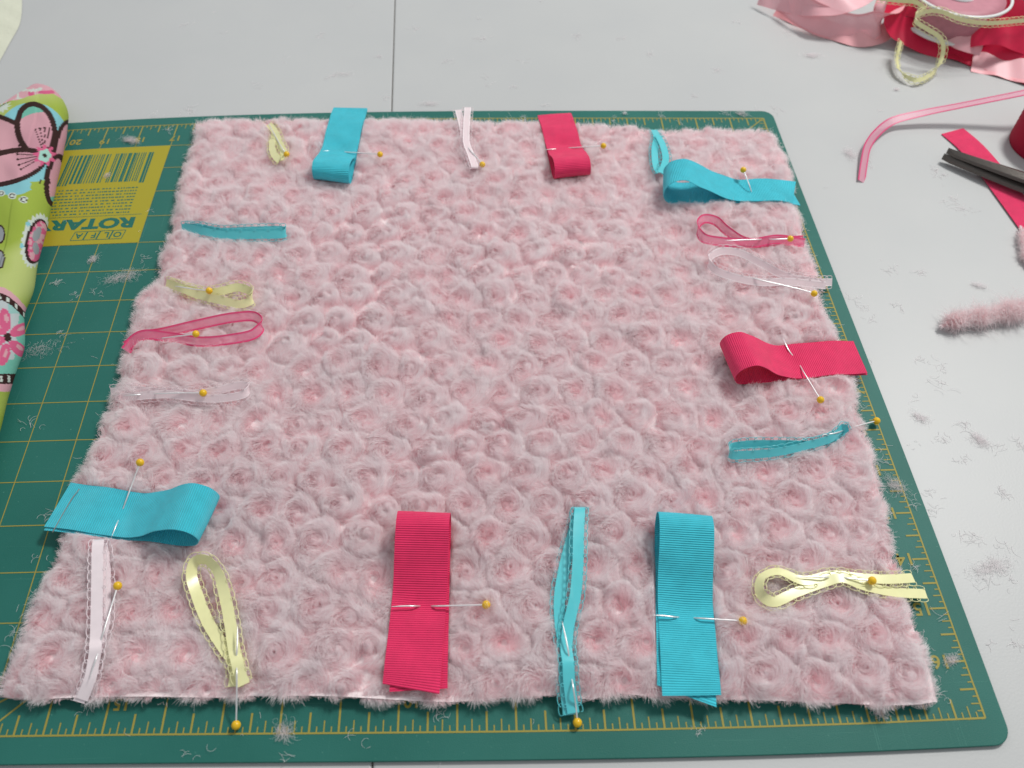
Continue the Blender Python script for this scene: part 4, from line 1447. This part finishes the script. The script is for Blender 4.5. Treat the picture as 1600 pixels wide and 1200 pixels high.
def paint(X, Y):
    """the printed pattern, in its own drawing units"""
    n = len(X)
    j = lambda s_, a_: (lattice_noise(X, Y, s_, a_) - .5)
    C = np.zeros((n, 3))
    lime, lime2 = lin(150, 172, 62), lin(176, 190, 108)
    f = np.clip(j(45, 31) * 3 + .4, 0, 1)[:, None]
    C[:] = lime * (1 - f) + lime2 * f

    def ell(cx, cy, rx_, ry_, ang=0, wv=0.0, k=5):
        a = math.radians(ang)
        dx, dy = X - cx, Y - cy
        u_ = (dx * math.cos(a) + dy * math.sin(a)) / rx_
        v_ = (-dx * math.sin(a) + dy * math.cos(a)) / ry_
        r_ = np.hypot(u_, v_)
        if wv:
            r_ = r_ * (1 + wv * np.sin(k * np.arctan2(v_, u_)))
        return r_

    def put(mask, col):
        C[mask] = col
    pinkA, pinkB, brown, aqua, mint, white, mag, grey = lin(205, 150, 160), lin(188, 128, 145), lin(58, 38, 36), lin(120, 185, 195), lin(105, 180, 160), lin(190, 200, 190), lin(205, 85, 125), lin(140, 145, 150)
    # far rim: next repeat of the print in pink
    rim = Y < 147 + np.clip(60 - X, 0, 99) * .25 + np.clip(X - 84, 0, 99) * .5 + j(9, 5) * 3
    put(rim, pinkA)
    put(rim & (j(7, 6) > 0.18), white)
    put(rim & (j(8, 7) < -0.22), mag)
    # little white marks on the lime
    put(ell(52, 141, 9, 2.4, -4, .3, 9) < 1, white)
    put(ell(5, 168, 10, 5, -30, .3, 9) < 1, white)
    # butterfly: aqua ground, brown wings, pink cells
    put(ell(42, 232, 66, 84, 8) < 1 & (Y > 150), aqua) if False else None
    a_ = ell(50, 222, 58, 62, 0)
    put((a_ < 1) & (Y < 300) & (X + (Y - 150) * .2 < 125), aqua)
    put((Y > 270) & (Y < 305) & (X < 48) & (ell(20, 275, 40, 30) < 1), aqua)
    wings = [(98, 232, 17, 46, 12), (88, 282, 19, 42, 6), (8, 214, 66, 30, 26), (56, 202, 33, 44, -14), (8, 262, 68, 28, -14)]
    for (cx, cy, rx_, ry_, an) in wings:
        put(ell(cx, cy, rx_, ry_, an) < 1, brown)
        e = ell(cx + (70 - cx) * .03, cy, rx_ - 9, ry_ - 8, an)
        put(e < 1, mint)
        dist = np.hypot(X - 70, Y - 243)
        inner = (e < 1) & (dist < max(rx_, ry_) * 1.55)
        f2 = np.clip(dist / 70, 0, 1)[:, None]
        cc = pinkB * (1 - f2) + pinkA * f2
        C[inner] = cc[inner]
        # hair thin brown rays and dots
    ang = np.arctan2(Y - 243, X - 70)
    dist = np.hypot(X - 70, Y - 243)
    for a0 in (-110, -100, -90, -80, 150, 160, 172, 183, 192, 201, 100, 80):
        a0r = math.radians(a0)
        dd = np.abs(np.angle(np.exp(1j * (ang - a0r)))) * dist
        put((dd < 0.7) & (dist > 12) & (dist < 42), brown)
        px_, py_ = 70 + 43 * math.cos(a0r), 243 + 43 * math.sin(a0r)
        put(np.hypot(X - px_, Y - py_) < 1.9, brown)
    put(ell(70, 243, 15, 14, 0, .2, 9) < 1, mag)
    put(ell(70, 243, 9.5, 10, 20, .12, 5) < 1, lin(150, 200, 185))
    put(ell(70, 243, 3, 3.6) < 1, brown)
    # rings
    for (cx, cy, r_) in ((2, 302, 6), (19, 306, 6.5), (37, 312, 7)):
        put(np.hypot(X - cx, (Y - cy) * 1.25) < r_, white)
        q_ = np.hypot(X - cx, (Y - cy) * 1.25)
        put((q_ < r_ - 2) & (q_ > r_ - 3.6), brown)
    for (cx, cy) in ((0, 366), (0, 405)):
        put(ell(cx, cy, 8, 15) < 1, brown)
        put(ell(cx, cy, 6, 12) < 1, grey)
    # paisley
    put(ell(56, 376, 22, 42, 12, .05, 24) < 1, white)
    put(ell(44, 350, 3, 4) < 1, aqua)
    put(ell(34, 384, 3, 4) < 1, aqua)
    put(ell(57, 377, 17, 36, 12) < 1, brown)
    e = ell(59, 377, 14, 32, 12)
    put(e < 1, mag)
    put((e < 1) & (j(4, 8) > 0.05), pinkA)
    put(ell(58, 366, 6, 12, 20) < 1, grey)
    put(ell(56, 388, 5, 10, -10) < 1, grey)
    # banded flower cell
    ex = 452 + np.clip(X, 0, 60) ** 1.6 * 0.085
    dY = Y - ex
    put((dY > -4) & (dY < 6), pinkA)
    put((dY >= 6) & (dY < 17), brown)
    put((dY >= 8) & (dY < 15) & (np.mod(X + 3, 13) < 4), white)
    cell = (dY >= 17) & (Y < 588 - np.clip(X, 0, 60) * .1)
    put(cell, lin(176, 186, 188))
    put(cell & ((X > 27 - (Y - 520) * .12) | (Y > 562)), mint)
    put(cell & (X > 12) & (Y < 490), lin(140, 185, 180))
    pet = False
    for a0 in (-100, -25, 40, 105, 165, 215):
        cx, cy = 12 + 22 * math.cos(math.radians(a0)), 527 + 28 * math.sin(math.radians(a0))
        put(cell & (ell(cx, cy, 18, 9, a0) < 1), mag)
        put(cell & (ell(cx + 2, cy - 2, 7, 3, a0) < 1), pinkA)
    put(ell(12, 527, 5.5, 7) < 1, brown)
    put((Y > 584) & (Y < 600), brown)
    put((Y > 587) & (Y < 597) & (np.mod(X, 12) < 4), white)
    put((Y >= 600) & (Y < 612), pinkA)
    return np.clip(C, 0, 0.95)


def cloth_roll():
    # right rim of the bundle: px of the silhouette, at the height of its widest bulge
    rim = [(78, 146, 12), (93, 151, 12), (102, 163, 12), (105, 180, 12), (102, 205, 12), (92, 250, 12), (79, 305, 12), (71, 345, 12), (59, 395, 11), (50, 440, 11), (39, 478, 11), (34, 530, 10), (22, 575, 10), (12, 610, 10), (2, 650, 9), (-12, 700, 9), (-40, 790, 8)]
    R = np.array([at(*p) for p in rim])
    s = np.concatenate([[0], np.cumsum(np.linalg.norm(np.diff(R, axis=0), axis=1))])
    C = catmull(R, 0.00045)
    m = len(C)
    T = np.gradient(C[:, :2], axis=0)
    T /= np.linalg.norm(T, axis=1)[:, None]
    # inward direction settles to straight left, turning forward round the far end
    inn = np.stack([T[:, 1], -T[:, 0]], 1)
    inn = np.where((inn[:, 0] > 0)[:, None], -inn, inn)
    tgt = np.array([-0.97, -0.12])
    for i in range(m):
        w = min(1, i / (m * 0.12))
        d = (np.array([-0.35, -0.94]) * (1 - w) + tgt * w)
        inn[i] = d / np.linalg.norm(d)
    prof = []
    # cross-section: under the bulge, round it, then a softly falling top
    for k in range(50):
        a = -math.pi / 2 + math.pi * k / 49
        prof.append((1 - math.cos(a) , math.sin(a)))
    V, PX = [], []
    tops = []
    nprof = 50 + 160
    for i in range(m):
        hz = C[i, 2]
        f = i / m
        Hc = hz - ZT if False else hz + 0.002
        for k, (u_, v_) in enumerate(prof):
            z = hz + v_ * Hc
            r_ = Hc * 1.0
            V.append((C[i, 0] + inn[i, 0] * u_ * r_, C[i, 1] + inn[i, 1] * u_ * r_, z))
        for k in range(160):
            dd = 0.00045 * (k + 1) + 0.000006 * k * k
            z = hz + Hc + 0.004 * math.sin(min(1, dd / 0.05) * math.pi / 2) + 0.0008 * math.sin(dd * 90 + i * 0.011)
            V.append((C[i, 0] + inn[i, 0] * (Hc + dd), C[i, 1] + inn[i, 1] * (Hc + dd), z))
    V = np.array(V)
    V[:, 2] = np.maximum(V[:, 2], 0.0003)
    V[:, 2] += (lattice_noise(V[:, 0], V[:, 1], 0.022, 41) - .5) * 0.0030 + (lattice_noise(V[:, 0] + V[:, 1] * .4, V[:, 1] * .5, 0.009, 42) - .5) * 0.0022
    F = []
    for i in range(m - 1):
        for k in range(nprof - 1):
            a = i * nprof + k
            F.append((a, a + 1, a + nprof + 1, a + nprof))
    root = empty('folded_cloth', C[m // 2], 'thick folded green cotton cloth with pink butterfly and flower print at the left', 'cloth')
    # far end cap falling to the table
    b0 = len(V)
    cap_v = []
    for k in range(nprof):
        p = V[k]
        for q_ in range(1, 8):
            a = q_ / 7
            cap_v.append((p[0] + 0.003 * math.sin(a * 1.5), p[1] + 0.007 * math.sin(a * math.pi / 2), p[2] * (1 - a ** 1.6) + ZT * a))
    V = np.vstack([V, np.array(cap_v)])
    for k in range(nprof - 1):
        for q_ in range(7):
            a = k if q_ == 0 else b0 + k * 7 + q_ - 1
            b_ = k + 1 if q_ == 0 else b0 + (k + 1) * 7 + q_ - 1
            c_ = b0 + k * 7 + q_
            d_ = b0 + (k + 1) * 7 + q_
            F.append((a, c_, d_, b_))
    ob = mesh_obj('cloth_body', V, F, m_print(), root)
    X, Y = project(V)
    col = paint(X, Y)
    at_ = ob.data.color_attributes.new('print', 'FLOAT_COLOR', 'POINT')
    at_.data.foreach_set('color', np.hstack([col, np.ones((len(col), 1))]).astype(np.float32).ravel())
    return ob


cloth_roll()

# ------------------------------------------------------------------ cream cloth at the top left corner
P = [at(32, -20, 2), at(27, 28, 3), at(10, 60, 3), at(-8, 92, 3), at(-30, 130, 2)]
C = catmull(np.array(P), 0.003)
V, F = [], []
for i, c in enumerate(C):
    for k in range(12):
        a = k / 11
        z = ZT + 0.010 * math.sin(min(1, a * 2.2) * math.pi / 2) + 0.0012 * math.sin(a * 14 + i * .7)
        V.append((c[0] - 0.006 * (1 - math.cos(a * 2)) - a * 0.09, c[1] - a * .01, z if k else ZT + 0.0004))
for i in range(len(C) - 1):
    for k in range(11):
        a = i * 12 + k
        F.append((a, a + 1, a + 13, a + 12))
o = mesh_obj('cream_cloth', V, F, MT_CLOTH)
tag(o, 'corner of a pale greenish cream cloth at the far left of the table', 'cloth')
